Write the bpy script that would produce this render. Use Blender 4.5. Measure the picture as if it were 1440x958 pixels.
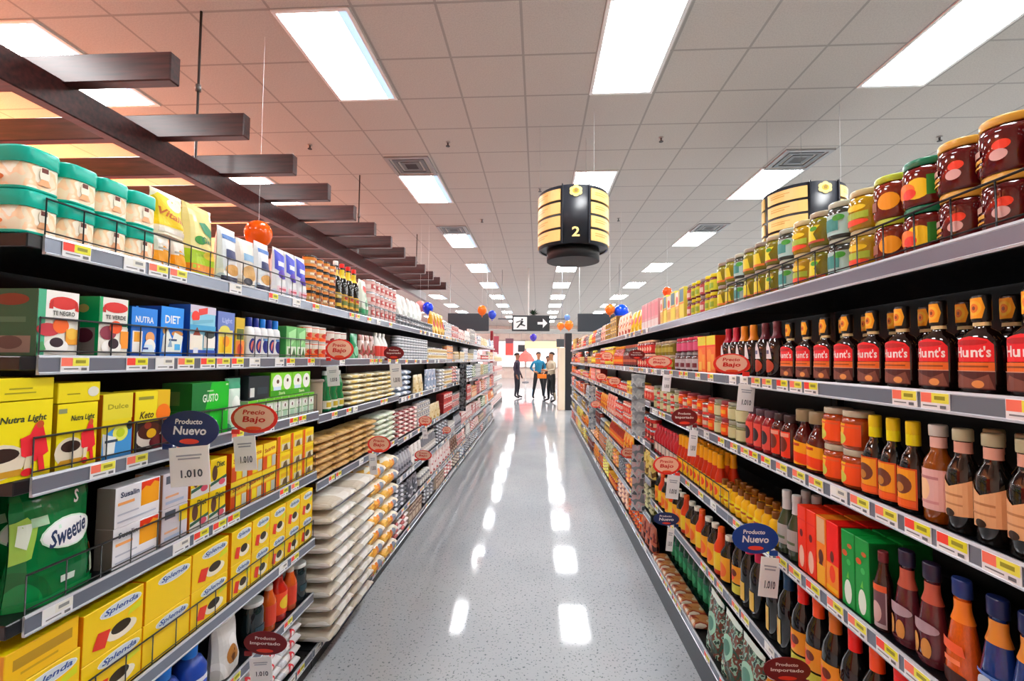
import bpy, math, random
from mathutils import Vector, Matrix

for o in list(bpy.data.objects):
    bpy.data.objects.remove(o)
scene = bpy.context.scene
COL = scene.collection

# ------------------------------------------------------------------ camera, world, exposure
YAW, PITCH, ROLL, FPX = 0.0593, 0.0421, 0.0089, 626.0
cd = bpy.data.cameras.new('camera'); cam = bpy.data.objects.new('camera', cd); COL.objects.link(cam)
cd.sensor_width = 36.0; cd.lens = FPX / 1440 * 36.0; cd.clip_start = 0.02; cd.clip_end = 120
cy, sy, cp, sp = math.cos(YAW), math.sin(YAW), math.cos(PITCH), math.sin(PITCH)
fw = Vector((-sy * cp, cy * cp, sp)); rt = Vector((cy, sy, 0)); up = rt.cross(fw)
cr, sr = math.cos(ROLL), math.sin(ROLL)
r2 = rt * cr + up * sr; u2 = up * cr - rt * sr
mw = Matrix((r2, u2, -fw)).transposed().to_4x4(); mw.translation = Vector((0, 0, 1.5))
cam.matrix_world = mw
scene.camera = cam
w = bpy.data.worlds.new('world'); scene.world = w; w.use_nodes = True
w.node_tree.nodes['Background'].inputs[0].default_value = (0.8, 0.85, 1, 1)
w.node_tree.nodes['Background'].inputs[1].default_value = 0.3
scene.view_settings.view_transform = 'Standard'; scene.view_settings.look = 'None'
scene.view_settings.exposure = 0.0; scene.view_settings.gamma = 1.0
scene.view_settings.use_curve_mapping = False
LAMP = 27.5          # strength of the ceiling diffusers
CEIL = 4.188
XL, XR = -1.076, 0.775

def warm_lamp(name, loc, size, energy, colour, rot):
    l = bpy.data.lights.new(name, 'AREA'); l.shape = 'RECTANGLE'; l.size, l.size_y = size
    l.energy = energy; l.color = colour
    o = bpy.data.objects.new(name, l); COL.objects.link(o); o.location = loc; o.rotation_euler = rot
    return o
# unseen upward lamp added to tint the ceiling orange behind the pergola; no fitting modelled
warm_lamp('added_warm_uplight', (-7.6, 5.0, 3.05), (3.4, 12.0), 1050, (1.0, 0.29, 0.07), (math.pi, 0, 0))

# ------------------------------------------------------------------ materials
def lin(h):
    c = [int(h[i:i + 2], 16) / 255 for i in (0, 2, 4)]
    m = sum(c) / 3; c = [min(1.0, max(0.0, (m + (x - m) * 1.15) * 1.05)) for x in c]
    return tuple(x / 12.92 if x <= 0.04045 else ((x + 0.055) / 1.055) ** 2.4 for x in c) + (1.0,)
_m = {}
def newmat(name):
    m = bpy.data.materials.new(name); m.use_nodes = True
    return m, m.node_tree, m.node_tree.nodes['Principled BSDF']
def C(h, rough=0.42, metal=0.0, spec=0.5):
    """plain coloured surface with a faint grain"""
    k = ('c', h, rough, metal, spec)
    if k in _m: return _m[k]
    m, nt, b = newmat('surface_' + h)
    b.inputs['Base Color'].default_value = lin(h); b.inputs['Metallic'].default_value = metal
    b.inputs['Specular IOR Level'].default_value = spec
    n = nt.nodes.new('ShaderNodeTexNoise'); n.inputs['Scale'].default_value = 60
    mr = nt.nodes.new('ShaderNodeMapRange'); mr.inputs[3].default_value = max(0.02, rough - 0.06); mr.inputs[4].default_value = rough + 0.06
    nt.links.new(n.outputs[0], mr.inputs[0]); nt.links.new(mr.outputs[0], b.inputs['Roughness'])
    _m[k] = m; return m
def P(cols, scale=45, rough=0.38, stretch=(1, 1, 1), bump=0.0):
    """printed wrapper: patches of ink colours from a noise field"""
    k = ('p', tuple(cols), scale, rough, stretch, bump)
    if k in _m: return _m[k]
    m, nt, b = newmat('print_' + cols[0])
    tc = nt.nodes.new('ShaderNodeTexCoord'); mp = nt.nodes.new('ShaderNodeMapping'); mp.inputs['Scale'].default_value = stretch
    n = nt.nodes.new('ShaderNodeTexNoise'); n.inputs['Scale'].default_value = scale; n.inputs['Detail'].default_value = 1.5
    cr_ = nt.nodes.new('ShaderNodeValToRGB'); cr_.color_ramp.interpolation = 'CONSTANT'
    e = cr_.color_ramp.elements; e[0].color = lin(cols[0]); e[0].position = 0
    e[1].color = lin(cols[1]); e[1].position = 0.52
    if len(cols) > 2:
        x = e.new(0.60); x.color = lin(cols[2])
    if len(cols) > 3:
        x = e.new(0.40); x.color = lin(cols[3])
    nt.links.new(tc.outputs['Object'], mp.inputs[0]); nt.links.new(mp.outputs[0], n.inputs[0])
    nt.links.new(n.outputs[0], cr_.inputs[0]); nt.links.new(cr_.outputs[0], b.inputs['Base Color'])
    b.inputs['Roughness'].default_value = rough
    if bump:
        bn = nt.nodes.new('ShaderNodeBump'); bn.inputs['Strength'].default_value = bump; bn.inputs['Distance'].default_value = 0.01
        n2 = nt.nodes.new('ShaderNodeTexNoise'); n2.inputs['Scale'].default_value = 25
        nt.links.new(tc.outputs['Object'], n2.inputs[0]); nt.links.new(n2.outputs[0], bn.inputs['Height']); nt.links.new(bn.outputs[0], b.inputs['Normal'])
    _m[k] = m; return m
def GLASS(h, rough=0.06):
    """filled glass: dark glossy coat over coloured contents"""
    k = ('g', h, rough)
    if k in _m: return _m[k]
    m, nt, b = newmat('filled_glass_' + h)
    n = nt.nodes.new('ShaderNodeTexNoise'); n.inputs['Scale'].default_value = 30
    mx = nt.nodes.new('ShaderNodeMix'); mx.data_type = 'RGBA'
    c = lin(h); mx.inputs[6].default_value = c; mx.inputs[7].default_value = tuple(min(1, x * 0.6 + 0.004) for x in c[:3]) + (1,)
    nt.links.new(n.outputs[0], mx.inputs[0]); nt.links.new(mx.outputs[2], b.inputs['Base Color'])
    b.inputs['Roughness'].default_value = rough; b.inputs['Coat Weight'].default_value = 0.6; b.inputs['Coat Roughness'].default_value = 0.04
    _m[k] = m; return m
def EMIT(name, col, s):
    m, nt, b = newmat(name)
    b.inputs['Base Color'].default_value = col; b.inputs['Emission Color'].default_value = col; b.inputs['Emission Strength'].default_value = s
    return m

# ------------------------------------------------------------------ mesh builder
def clip(poly, ax, val, keep_less):
    out = []
    for i in range(len(poly)):
        a, b = poly[i - 1], poly[i]
        ia = a[ax] <= val if keep_less else a[ax] >= val
        ib = b[ax] <= val if keep_less else b[ax] >= val
        if ia != ib:
            t = (val - a[ax]) / (b[ax] - a[ax]); q = [a[0] + (b[0] - a[0]) * t, a[1] + (b[1] - a[1]) * t]; q[ax] = val; out.append(tuple(q))
        if ib: out.append(b)
    return out
def slabs(polys, ax, n):
    if n <= 1: return polys
    res = []
    for p in polys:
        lo, hi = min(q[ax] for q in p), max(q[ax] for q in p)
        for k in range(int(math.floor(lo * n)), int(math.ceil(hi * n)) + 1):
            a, b = k / n, (k + 1) / n
            if b <= lo + 1e-9 or a >= hi - 1e-9: continue
            q = p if lo >= a else clip(p, ax, a, False)
            if len(q) > 2 and hi > b: q = clip(q, ax, b, True)
            if len(q) > 2: res.append(q)
    return res
_txt = {}
def text_tris(s, bold=0.02, slant=0.0):
    k = (s, bold, slant)
    if k in _txt: return _txt[k]
    c = bpy.data.curves.new('t', 'FONT'); c.body = s; c.size = 1; c.offset = bold; c.resolution_u = 2; c.shear = slant
    o = bpy.data.objects.new('t', c); COL.objects.link(o)
    dg = bpy.context.evaluated_depsgraph_get(); me = bpy.data.meshes.new_from_object(o.evaluated_get(dg))
    vs = [v.co for v in me.vertices]; tr = [[(vs[i].x, vs[i].y) for i in p.vertices] for p in me.polygons]
    bpy.data.objects.remove(o); bpy.data.curves.remove(c); bpy.data.meshes.remove(me)
    xs = [p[0] for t in tr for p in t]; ys = [p[1] for t in tr for p in t]
    x0, x1, y0, y1 = min(xs), max(xs), min(ys), max(ys)
    _txt[k] = [[((x - x0) / (x1 - x0) - .5, (y - y0) / (y1 - y0) - .5) for x, y in t] for t in tr]
    return _txt[k]

class MB:
    def __init__(self): self.v, self.f, self.m, self.s, self.mats = [], [], [], [], []
    def mi(self, mat):
        if isinstance(mat, str): mat = C(mat)
        if mat not in self.mats: self.mats.append(mat)
        return self.mats.index(mat)
    def face(self, pts, mat, smooth=False):
        n = len(self.v); self.v += [tuple(p) for p in pts]; self.f.append(tuple(range(n, n + len(pts)))); self.m.append(self.mi(mat)); self.s.append(smooth)
    def add(self, vs, fs, mats, smooth=False):
        n = len(self.v); self.v += [tuple(p) for p in vs]
        for i, f in enumerate(fs):
            self.f.append(tuple(j + n for j in f)); self.m.append(self.mi(mats[i] if isinstance(mats, list) else mats)); self.s.append(smooth)
    def box(self, x0, x1, y0, y1, z0, z1, mat, c=0.0, front=None, ends=None, top=None, back=None):
        """chamfered box"""
        lo, hi = (x0, y0, z0), (x1, y1, z1)
        if c <= 0:
            vs = [((x0, x1)[i & 1], (y0, y1)[i >> 1 & 1], (z0, z1)[i >> 2 & 1]) for i in range(8)]
            fs = [(1, 3, 7, 5), (0, 4, 6, 2), (0, 1, 5, 4), (2, 6, 7, 3), (4, 5, 7, 6), (0, 2, 3, 1)]
            self.add(vs, fs, [front or mat, back or mat, ends or mat, ends or mat, top or mat, mat]); return
        vs = []; idx = {}
        for i in range(8):
            s = (i & 1, i >> 1 & 1, i >> 2 & 1)
            for ax in range(3):
                p = [0, 0, 0]
                for k in range(3):
                    e = hi[k] if s[k] else lo[k]
                    p[k] = e if k == ax else (e - c if s[k] else e + c)
                idx[(s, ax)] = len(vs); vs.append(p)
        fs, ms = [], []
        def q(*a): return tuple(idx[x] for x in a)
        names = {(0, 1): front, (0, 0): back, (1, 0): ends, (1, 1): ends, (2, 1): top, (2, 0): None}
        for ax in range(3):
            a, b = (ax + 1) % 3, (ax + 2) % 3
            for side in (0, 1):
                def cn(i, j):
                    s = [0, 0, 0]; s[ax] = side; s[a] = i; s[b] = j; return (tuple(s), ax)
                r = [cn(0, 0), cn(1, 0), cn(1, 1), cn(0, 1)]
                if not side: r.reverse()
                fs.append(q(*r)); ms.append(names[(ax, side)] or mat)
        for a, b, k in ((0, 1, 2), (1, 2, 0), (2, 0, 1)):
            for i in (0, 1):
                for j in (0, 1):
                    def cn(kk, ax):
                        s = [0, 0, 0]; s[a] = i; s[b] = j; s[k] = kk; return (tuple(s), ax)
                    r = [cn(0, a), cn(0, b), cn(1, b), cn(1, a)]
                    if i == j: r.reverse()
                    fs.append(q(*r[::-1])); ms.append(mat)
        for i in range(8):
            s = (i & 1, i >> 1 & 1, i >> 2 & 1); r = [(s, 0), (s, 1), (s, 2)]
            if sum(s) % 2 == 0: r.reverse()
            fs.append(q(*r)); ms.append(mat)
        self.add(vs, fs, ms)
    def lathe(self, prof, seg=16, sx=1.0, sy=1.0, cx=0, cy=0, pw=1.0, smooth=True, bottom=True, topc=True):
        """prof: (r, z, material of the band that ends here)"""
        n = len(self.v); k = 0
        for r, z, _ in prof:
            for i in range(seg):
                a = 2 * math.pi * i / seg; ca, sa = math.cos(a), math.sin(a)
                if pw != 1.0:
                    ca = math.copysign(abs(ca) ** pw, ca); sa = math.copysign(abs(sa) ** pw, sa)
                self.v.append((cx + r * sx * ca, cy + r * sy * sa, z))
        for j in range(1, len(prof)):
            mi = self.mi(prof[j][2])
            for i in range(seg):
                i2 = (i + 1) % seg
                self.f.append((n + (j - 1) * seg + i, n + (j - 1) * seg + i2, n + j * seg + i2, n + j * seg + i)); self.m.append(mi); self.s.append(smooth)
        if bottom: self.f.append(tuple(n + i for i in reversed(range(seg)))); self.m.append(self.mi(prof[1][2])); self.s.append(False)
        if topc:
            L = (len(prof) - 1) * seg; self.f.append(tuple(n + L + i for i in range(seg))); self.m.append(self.mi(prof[-1][2])); self.s.append(False)
    def tube(self, pts, r, mat, seg=8):
        pts = [Vector(p) for p in pts]; n = len(self.v); ref = Vector((0.3, 0.2, 1)).normalized()
        for i, p in enumerate(pts):
            d = (pts[min(i + 1, len(pts) - 1)] - pts[max(i - 1, 0)]).normalized()
            a = d.cross(ref if abs(d.dot(ref)) < .95 else Vector((1, 0, 0))).normalized(); b = d.cross(a)
            for k in range(seg):
                t = 2 * math.pi * k / seg; self.v.append(tuple(p + (a * math.cos(t) + b * math.sin(t)) * r))
        mi = self.mi(mat)
        for i in range(len(pts) - 1):
            for k in range(seg):
                k2 = (k + 1) % seg
                self.f.append((n + i * seg + k, n + i * seg + k2, n + (i + 1) * seg + k2, n + (i + 1) * seg + k)); self.m.append(mi); self.s.append(True)
        for e in (0, len(pts) - 1):
            self.f.append(tuple(n + e * seg + k for k in range(seg))); self.m.append(mi); self.s.append(False)
    def art(self, items, fmap, nu=1, nv=1, off=0.0004, step=0.00025):
        for i, it in enumerate(items):
            t = it[0]
            if t == 'r': _, x0, y0, x1, y1, c = it; polys = [[(x0, y0), (x1, y0), (x1, y1), (x0, y1)]]
            elif t == 'e':
                _, cx, cy_, rx, ry, c = it; polys = [[(cx + rx * math.cos(a * math.pi / 9), cy_ + ry * math.sin(a * math.pi / 9)) for a in range(18)]]
            elif t == 'p': _, pts, c = it; polys = [list(pts)]
            elif t == 't':
                _, s, cx, cy_, wf, hf, c = it[:7]; sl = it[7] if len(it) > 7 else 0.0; rot = it[8] if len(it) > 8 else 0.0
                polys = []
                for tri in text_tris(s, 0.025, sl):
                    polys.append([(cx + x * wf, cy_ + y * hf + x * wf * rot) for x, y in tri])
            polys = slabs(slabs(polys, 0, nu), 1, nv)
            o = off + i * step
            for p in polys:
                ar = sum(p[k - 1][0] * p[k][1] - p[k][0] * p[k - 1][1] for k in range(len(p)))
                if ar < 0: p = p[::-1]
                self.face([fmap(u, v, o) for u, v in p], c)
    def merge(self, b, dx=0, dy=0, dz=0):
        n = len(self.v); self.v += [(x + dx, y + dy, z + dz) for x, y, z in b.v]
        for f, m, s in zip(b.f, b.m, b.s):
            self.f.append(tuple(i + n for i in f)); self.m.append(self.mi(b.mats[m])); self.s.append(s)
    def mesh(self, name):
        me = bpy.data.meshes.new(name); me.from_pydata(self.v, [], self.f)
        for m in self.mats: me.materials.append(m)
        me.polygons.foreach_set('material_index', self.m); me.polygons.foreach_set('use_smooth', self.s); me.update(); return me

def link(name, me, parent=None, loc=None, rot=None):
    o = bpy.data.objects.new(name, me); COL.objects.link(o)
    if parent: o.parent = parent
    if loc: o.location = loc
    if rot: o.rotation_euler = rot
    return o
def tag(o, label=None, cat=None, group=None, kind=None):
    if label: o['label'] = label
    if cat: o['category'] = cat
    if group: o['group'] = group
    if kind: o['kind'] = kind
    return o
def empty(name, loc, rz=0):
    o = bpy.data.objects.new(name, None); o.empty_display_size = 0.05; COL.objects.link(o); o.location = loc; o.rotation_euler = (0, 0, rz); return o
def structure(name, mb):
    return tag(link(name, mb.mesh(name)), kind='structure')

# ------------------------------------------------------------------ setting
Y0, Y1, XA, XB = -3.0, 36.0, -10.0, 12.0
def floor_mat():
    m, nt, b = newmat('polished_speckled_terrazzo')
    tc = nt.nodes.new('ShaderNodeTexCoord')
    n = nt.nodes.new('ShaderNodeTexNoise'); n.inputs['Scale'].default_value = 1.3; n.inputs['Detail'].default_value = 3
    base = nt.nodes.new('ShaderNodeValToRGB'); e = base.color_ramp.elements
    e[0].position = .3; e[0].color = lin('a3a8ad'); e[1].position = .7; e[1].color = lin('b0b4b8')
    v = nt.nodes.new('ShaderNodeTexNoise'); v.inputs['Scale'].default_value = 75; v.inputs['Detail'].default_value = 2
    sp_ = nt.nodes.new('ShaderNodeValToRGB'); sp_.color_ramp.interpolation = 'LINEAR'; e = sp_.color_ramp.elements
    e[0].position = .33; e[0].color = (1, 1, 1, 1); e[1].position = .39; e[1].color = (0, 0, 0, 1)
    v2 = nt.nodes.new('ShaderNodeTexVoronoi'); v2.inputs['Scale'].default_value = 34
    s2 = nt.nodes.new('ShaderNodeValToRGB'); e = s2.color_ramp.elements
    e[0].position = .10; e[0].color = (1, 1, 1, 1); e[1].position = .16; e[1].color = (0, 0, 0, 1)
    for x in (n, v, v2): nt.links.new(tc.outputs['Object'], x.inputs['Vector'])
    nt.links.new(n.outputs[0], base.inputs[0]); nt.links.new(v.outputs[0], sp_.inputs[0]); nt.links.new(v2.outputs[0], s2.inputs[0])
    m1 = nt.nodes.new('ShaderNodeMix'); m1.data_type = 'RGBA'; m1.inputs[7].default_value = lin('6a7275')
    m2 = nt.nodes.new('ShaderNodeMix'); m2.data_type = 'RGBA'; m2.inputs[7].default_value = lin('868f8c')
    nt.links.new(sp_.outputs[0], m1.inputs[0]); nt.links.new(base.outputs[0], m1.inputs[6])
    nt.links.new(s2.outputs[0], m2.inputs[0]); nt.links.new(m1.outputs[2], m2.inputs[6]); nt.links.new(m2.outputs[2], b.inputs['Base Color'])
    r = nt.nodes.new('ShaderNodeMapRange'); r.inputs[3].default_value = .055; r.inputs[4].default_value = .085
    nt.links.new(n.outputs[0], r.inputs[0]); nt.links.new(r.outputs[0], b.inputs['Roughness'])
    b.inputs['Specular IOR Level'].default_value = 0.4
    bp = nt.nodes.new('ShaderNodeBump'); bp.inputs['Strength'].default_value = .02; bp.inputs['Distance'].default_value = .02
    n3 = nt.nodes.new('ShaderNodeTexNoise'); n3.inputs['Scale'].default_value = 9
    nt.links.new(tc.outputs['Object'], n3.inputs[0]); nt.links.new(n3.outputs[0], bp.inputs['Height']); nt.links.new(bp.outputs[0], b.inputs['Normal'])
    return m
GX, GY, PX, PY = -2.0914, 3.214, 0.6471, 0.61     # ceiling grid origin and pitch
def ceiling_mat():
    m, nt, b = newmat('mineral_fibre_ceiling_tiles')
    tc = nt.nodes.new('ShaderNodeTexCoord'); sx = nt.nodes.new('ShaderNodeSeparateXYZ'); nt.links.new(tc.outputs['Object'], sx.inputs[0])
    def line(out, org, pitch, wd):
        a = nt.nodes.new('ShaderNodeMath'); a.operation = 'SUBTRACT'; a.inputs[1].default_value = org - wd / 2; nt.links.new(out, a.inputs[0])
        d = nt.nodes.new('ShaderNodeMath'); d.operation = 'DIVIDE'; d.inputs[1].default_value = pitch; nt.links.new(a.outputs[0], d.inputs[0])
        f = nt.nodes.new('ShaderNodeMath'); f.operation = 'FLOORED_MODULO'; f.inputs[1].default_value = 1; nt.links.new(d.outputs[0], f.inputs[0])
        l = nt.nodes.new('ShaderNodeMath'); l.operation = 'LESS_THAN'; l.inputs[1].default_value = wd / pitch; nt.links.new(f.outputs[0], l.inputs[0]); return l
    l1 = line(sx.outputs[0], GX, PX, .022); l2 = line(sx.outputs[1], GY, PY, .022)
    mx = nt.nodes.new('ShaderNodeMath'); mx.operation = 'MAXIMUM'; nt.links.new(l1.outputs[0], mx.inputs[0]); nt.links.new(l2.outputs[0], mx.inputs[1])
    n = nt.nodes.new('ShaderNodeTexNoise'); n.inputs['Scale'].default_value = 90; nt.links.new(tc.outputs['Object'], n.inputs[0])
    cr_ = nt.nodes.new('ShaderNodeValToRGB'); e = cr_.color_ramp.elements; e[0].position = .35; e[0].color = lin('b0aca6'); e[1].position = .6; e[1].color = lin('bab6af')
    nt.links.new(n.outputs[0], cr_.inputs[0])
    mm = nt.nodes.new('ShaderNodeMix'); mm.data_type = 'RGBA'; mm.inputs[7].default_value = lin('989590'); nt.links.new(cr_.outputs[0], mm.inputs[6]); nt.links.new(mx.outputs[0], mm.inputs[0])
    nt.links.new(mm.outputs[2], b.inputs['Base Color']); b.inputs['Roughness'].default_value = .9
    bp = nt.nodes.new('ShaderNodeBump'); bp.inputs['Strength'].default_value = .2; bp.inputs['Distance'].default_value = .004; bp.invert = True
    nt.links.new(mx.outputs[0], bp.inputs['Height']); nt.links.new(bp.outputs[0], b.inputs['Normal'])
    return m
mb = MB(); mb.box(XA, XB, Y0, Y1, -.1, 0, floor_mat()); structure('floor', mb)
mb = MB(); mb.box(XA, XB, Y0, Y1, CEIL, CEIL + .12, ceiling_mat()); structure('ceiling', mb)
mb = MB(); mb.box(XA - .1, XA, Y0, Y1, 0, CEIL, P(['c8502c', 'b84526', 'd25f36'], 2, .7)); structure('wall_left', mb)
mb = MB(); mb.box(XB, XB + .1, Y0, Y1, 0, CEIL, P(['c9c2b4', 'c4bcae'], 2, .8)); structure('wall_right', mb)
mb = MB(); mb.box(XA, XB, Y0 - .1, Y0, 0, CEIL, P(['c9c2b4', 'c4bcae'], 2, .8)); structure('wall_front', mb)
mb = MB(); mb.box(XA, XB, Y1, Y1 + .1, 0, CEIL, P(['e8dcd2', 'e3d5cb'], 2, .8)); structure('wall_back', mb)
# grey soffit beam across the end of the shop
mb = MB(); mb.box(-9, 9, 20.9, 21.15, 2.72, 2.92, C('8c8a86', .6)); structure('trim_1', mb)

# ceiling lights
m_frame = C('e4e4e2', .5); m_diff = EMIT('lit_acrylic_diffuser', (.98, .99, 1, 1), LAMP); m_refl = EMIT('lit_side_reflector', (.42, .66, .95, 1), 1.0)
LX = [GX + .0457 + 2.5885 * c for c in range(-3, 6)]
def troffer_meshes():
    fr = MB()
    W, L = .622, 1.215
    for a in ((0, W, 0, .03), (0, W, L - .03, L), (0, .03, .03, L - .03), (W - .03, W, .03, L - .03)):
        fr.box(a[0] - W / 2, a[1] - W / 2, a[2] - L / 2, a[3] - L / 2, -.012, .0, m_frame)
    df = MB(); df.box(-.281, .281, -.5775, .5775, -.007, 0, m_diff)
    dn = MB(); dn.box(-.281, .21, -.5775, .5775, -.007, 0, m_diff)
    rf = MB(); rf.box(.21, .281, -.5775, .5775, -.007, 0, m_refl)
    return [x.mesh(n) for x, n in ((fr, 'frame'), (df, 'diffuser'), (dn, 'diffuser'), (rf, 'reflector'))]
TM = troffer_meshes()
ORD = ['first', 'second', 'third', 'fourth', 'fifth', 'sixth', 'seventh', 'eighth', 'ninth', 'tenth', 'eleventh', 'twelfth']
ROWN = {-3: 'outermost bakery-side', -2: 'second bakery-side', -1: 'pergola-side', 0: 'rice-shelf-side', 1: 'middle aisle', 2: 'jar-shelf-side', 3: 'second jar-side', 4: 'third jar-side', 5: 'outermost jar-side'}
for c in range(-3, 6):
    for r in range(-1, 10):
        if r < 0 and c in (-3, -2, 4, 5): continue
        x = LX[c + 3] + .2655; y = GY + .61 + 3.05 * r
        t = empty('ceiling_light', (x, y, CEIL))
        # (the frame sits just under the tile grid)
        t.location.z = CEIL - .0005
        tag(t, 'recessed fluorescent panel in the %s row, %s from near end' % (ROWN[c], ORD[r + 1]), 'ceiling light', 'fluorescent ceiling panels')
        link('frame', TM[0], t)
        if c <= 0: link('diffuser', TM[2], t); tag(link('reflector', TM[3], t), 'bluish side reflector')
        else: link('diffuser', TM[1], t)
# air vents, sprinklers
def vent(x, y, lab):
    t = empty('air_vent', (x, y, CEIL - .0005)); tag(t, lab, 'air vent', 'square ceiling air vents')
    m = MB(); W = .3
    for k in range(3):
        a = W - k * .085; b_ = a - .05
        for s in ((-a, a, -a, -b_), (-a, a, b_, a), (-a, -b_, -b_, b_), (b_, a, -b_, b_)): m.box(*s, -.02 + k * .005, 0, C('9a9c9d' if k == 0 else '6a6e70', .5))
    link('louvre', m.mesh('louvre'), t)
    m = MB(); m.box(-.1, .1, -.1, .1, -.006, 0, '0c0e10'); link('opening', m.mesh('opening'), t)
vent(-1.78, 6.02, 'dark square air vent beside the rice-side ceiling panels, first one')
vent(3.42, 6.02, 'dark square air vent over the jar shelves, close to the hanging drums')
vent(-1.78, 9.1, 'dark square air vent between rice-side ceiling panels, second one')
vent(3.42, 9.1, 'dark square air vent over the jar shelves, further one')
for i, (x, y) in enumerate([(-1.137, 5.36), (1.46, 5.35), (4.74, 5.47), (-2.9, 5.36), (1.5, 8.43), (-1.1, 8.43), (.01, 6.9)]):
    m = MB(); m.lathe([(.028, CEIL - .001, '9a9a98'), (.028, CEIL - .008, '9a9a98'), (.012, CEIL - .01, '4a4a4a'), (.010, CEIL - .045, '4a4a4a'), (.026, CEIL - .05, '2d2d2f'), (.026, CEIL - .056, '2d2d2f')][::-1], 12, cx=x, cy=y)
    w_ = ['between rice-side and middle panels', 'between middle and jar-side panels', 'above the red sauce jars', 'above the pergola beams', 'beyond the numbered drum', 'beyond the first rice-side vent', 'short of the numbered drum'][i]
    tag(link('fire_sprinkler', m.mesh('fire_sprinkler')), 'small dark ceiling sprinkler ' + w_, 'sprinkler', 'ceiling sprinklers')

# pergola of dark wooden beams
def wood():
    m, nt, b = newmat('dark_stained_timber')
    tc = nt.nodes.new('ShaderNodeTexCoord'); mp = nt.nodes.new('ShaderNodeMapping'); mp.inputs['Scale'].default_value = (1.2, 14, 14)
    n = nt.nodes.new('ShaderNodeTexNoise'); n.inputs['Scale'].default_value = 3; n.inputs['Detail'].default_value = 4
    cr_ = nt.nodes.new('ShaderNodeValToRGB'); e = cr_.color_ramp.elements; e[0].position = .3; e[0].color = lin('1c0f0f'); e[1].position = .75; e[1].color = lin('482422')
    nt.links.new(tc.outputs['Object'], mp.inputs[0]); nt.links.new(mp.outputs[0], n.inputs[0]); nt.links.new(n.outputs[0], cr_.inputs[0]); nt.links.new(cr_.outputs[0], b.inputs['Base Color'])
    b.inputs['Roughness'].default_value = .28
    return m
mw_ = wood()
perg = empty('pergola', (-2.64, .8, 2.83)); tag(perg, 'dark brown timber pergola hanging from the ceiling over the next aisle', 'pergola')
m = MB(); m.box(-.035, .045, 0, 9.3, 0, .17, mw_, .006); link('main_beam', m.mesh('main_beam'), perg)
m = MB(); m.box(-1.75, .66, -.035, .035, 0, .16, mw_, .006); cbm = m.mesh('cross_beam')
for k in range(0, 13):
    o = link('cross_beam', cbm, perg); o.location = (0, 2.245 + .597 * k - .8, .15)
for k, yy in enumerate((3.21, 6.3, 9.4)):
    m = MB(); m.tube([(0, 0, 0), (0, 0, CEIL - 3.0)], .009, C('2a2624', .4), 8); m.lathe([(.02, .55, '5a5552'), (.02, .6, '5a5552')], 8)
    link('hanging_rod', m.mesh('hanging_rod'), perg, (0, yy - .8, .17))

# ------------------------------------------------------------------ shelving bays
m_black = C('0d0e11', .38); m_shelf = C('101216', .3); m_strip = C('7a808c', .2, .35); m_lip = C('c4c9d0', .2, .2); m_kick = C('4b5058', .42)
def price_tag_mesh(kind):
    m = MB(); c1, c2 = (('e0483a', 'd9d43a'), ('ec7a66', 'e0da5a'), ('e7e7e4', 'e3e1d8'))[kind]
    m.box(0, .0012, -.032, .032, -.017, .017, 'e8e8ea')
    m.art([('r', .02, .42, .40, .98, c1), ('r', .40, .42, .98, .98, c2), ('r', .5, .6, .86, .82, '8f8b2c' if kind < 2 else '8a8a88'), ('r', .1, .2, .6, .28, '77777a'), ('r', .7, .12, .9, .3, '66666a')],
          lambda u, v, o: (.0012 + o, (u - .5) * .064, (v - .5) * .034))
    return m.mesh('price_tag')
TAGS = [price_tag_mesh(k) for k in range(3)]
def fence_mesh(L, h=.085):
    m = MB(); mm = C('16181a', .3)
    m.tube([(0, .005, h), (0, L - .005, h)], .0026, mm, 6); m.tube([(0, .005, .012), (0, L - .005, .012)], .0018, mm, 6)
    n = max(2, round(L / .085))
    for k in range(n + 1):
        y = .005 + (L - .01) * k / n; m.tube([(0, y, 0), (0, y, h)], .0016, mm, 5)
    return m.mesh('wire_fence')
rng = random.Random(7)
BAY = 1.265
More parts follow.
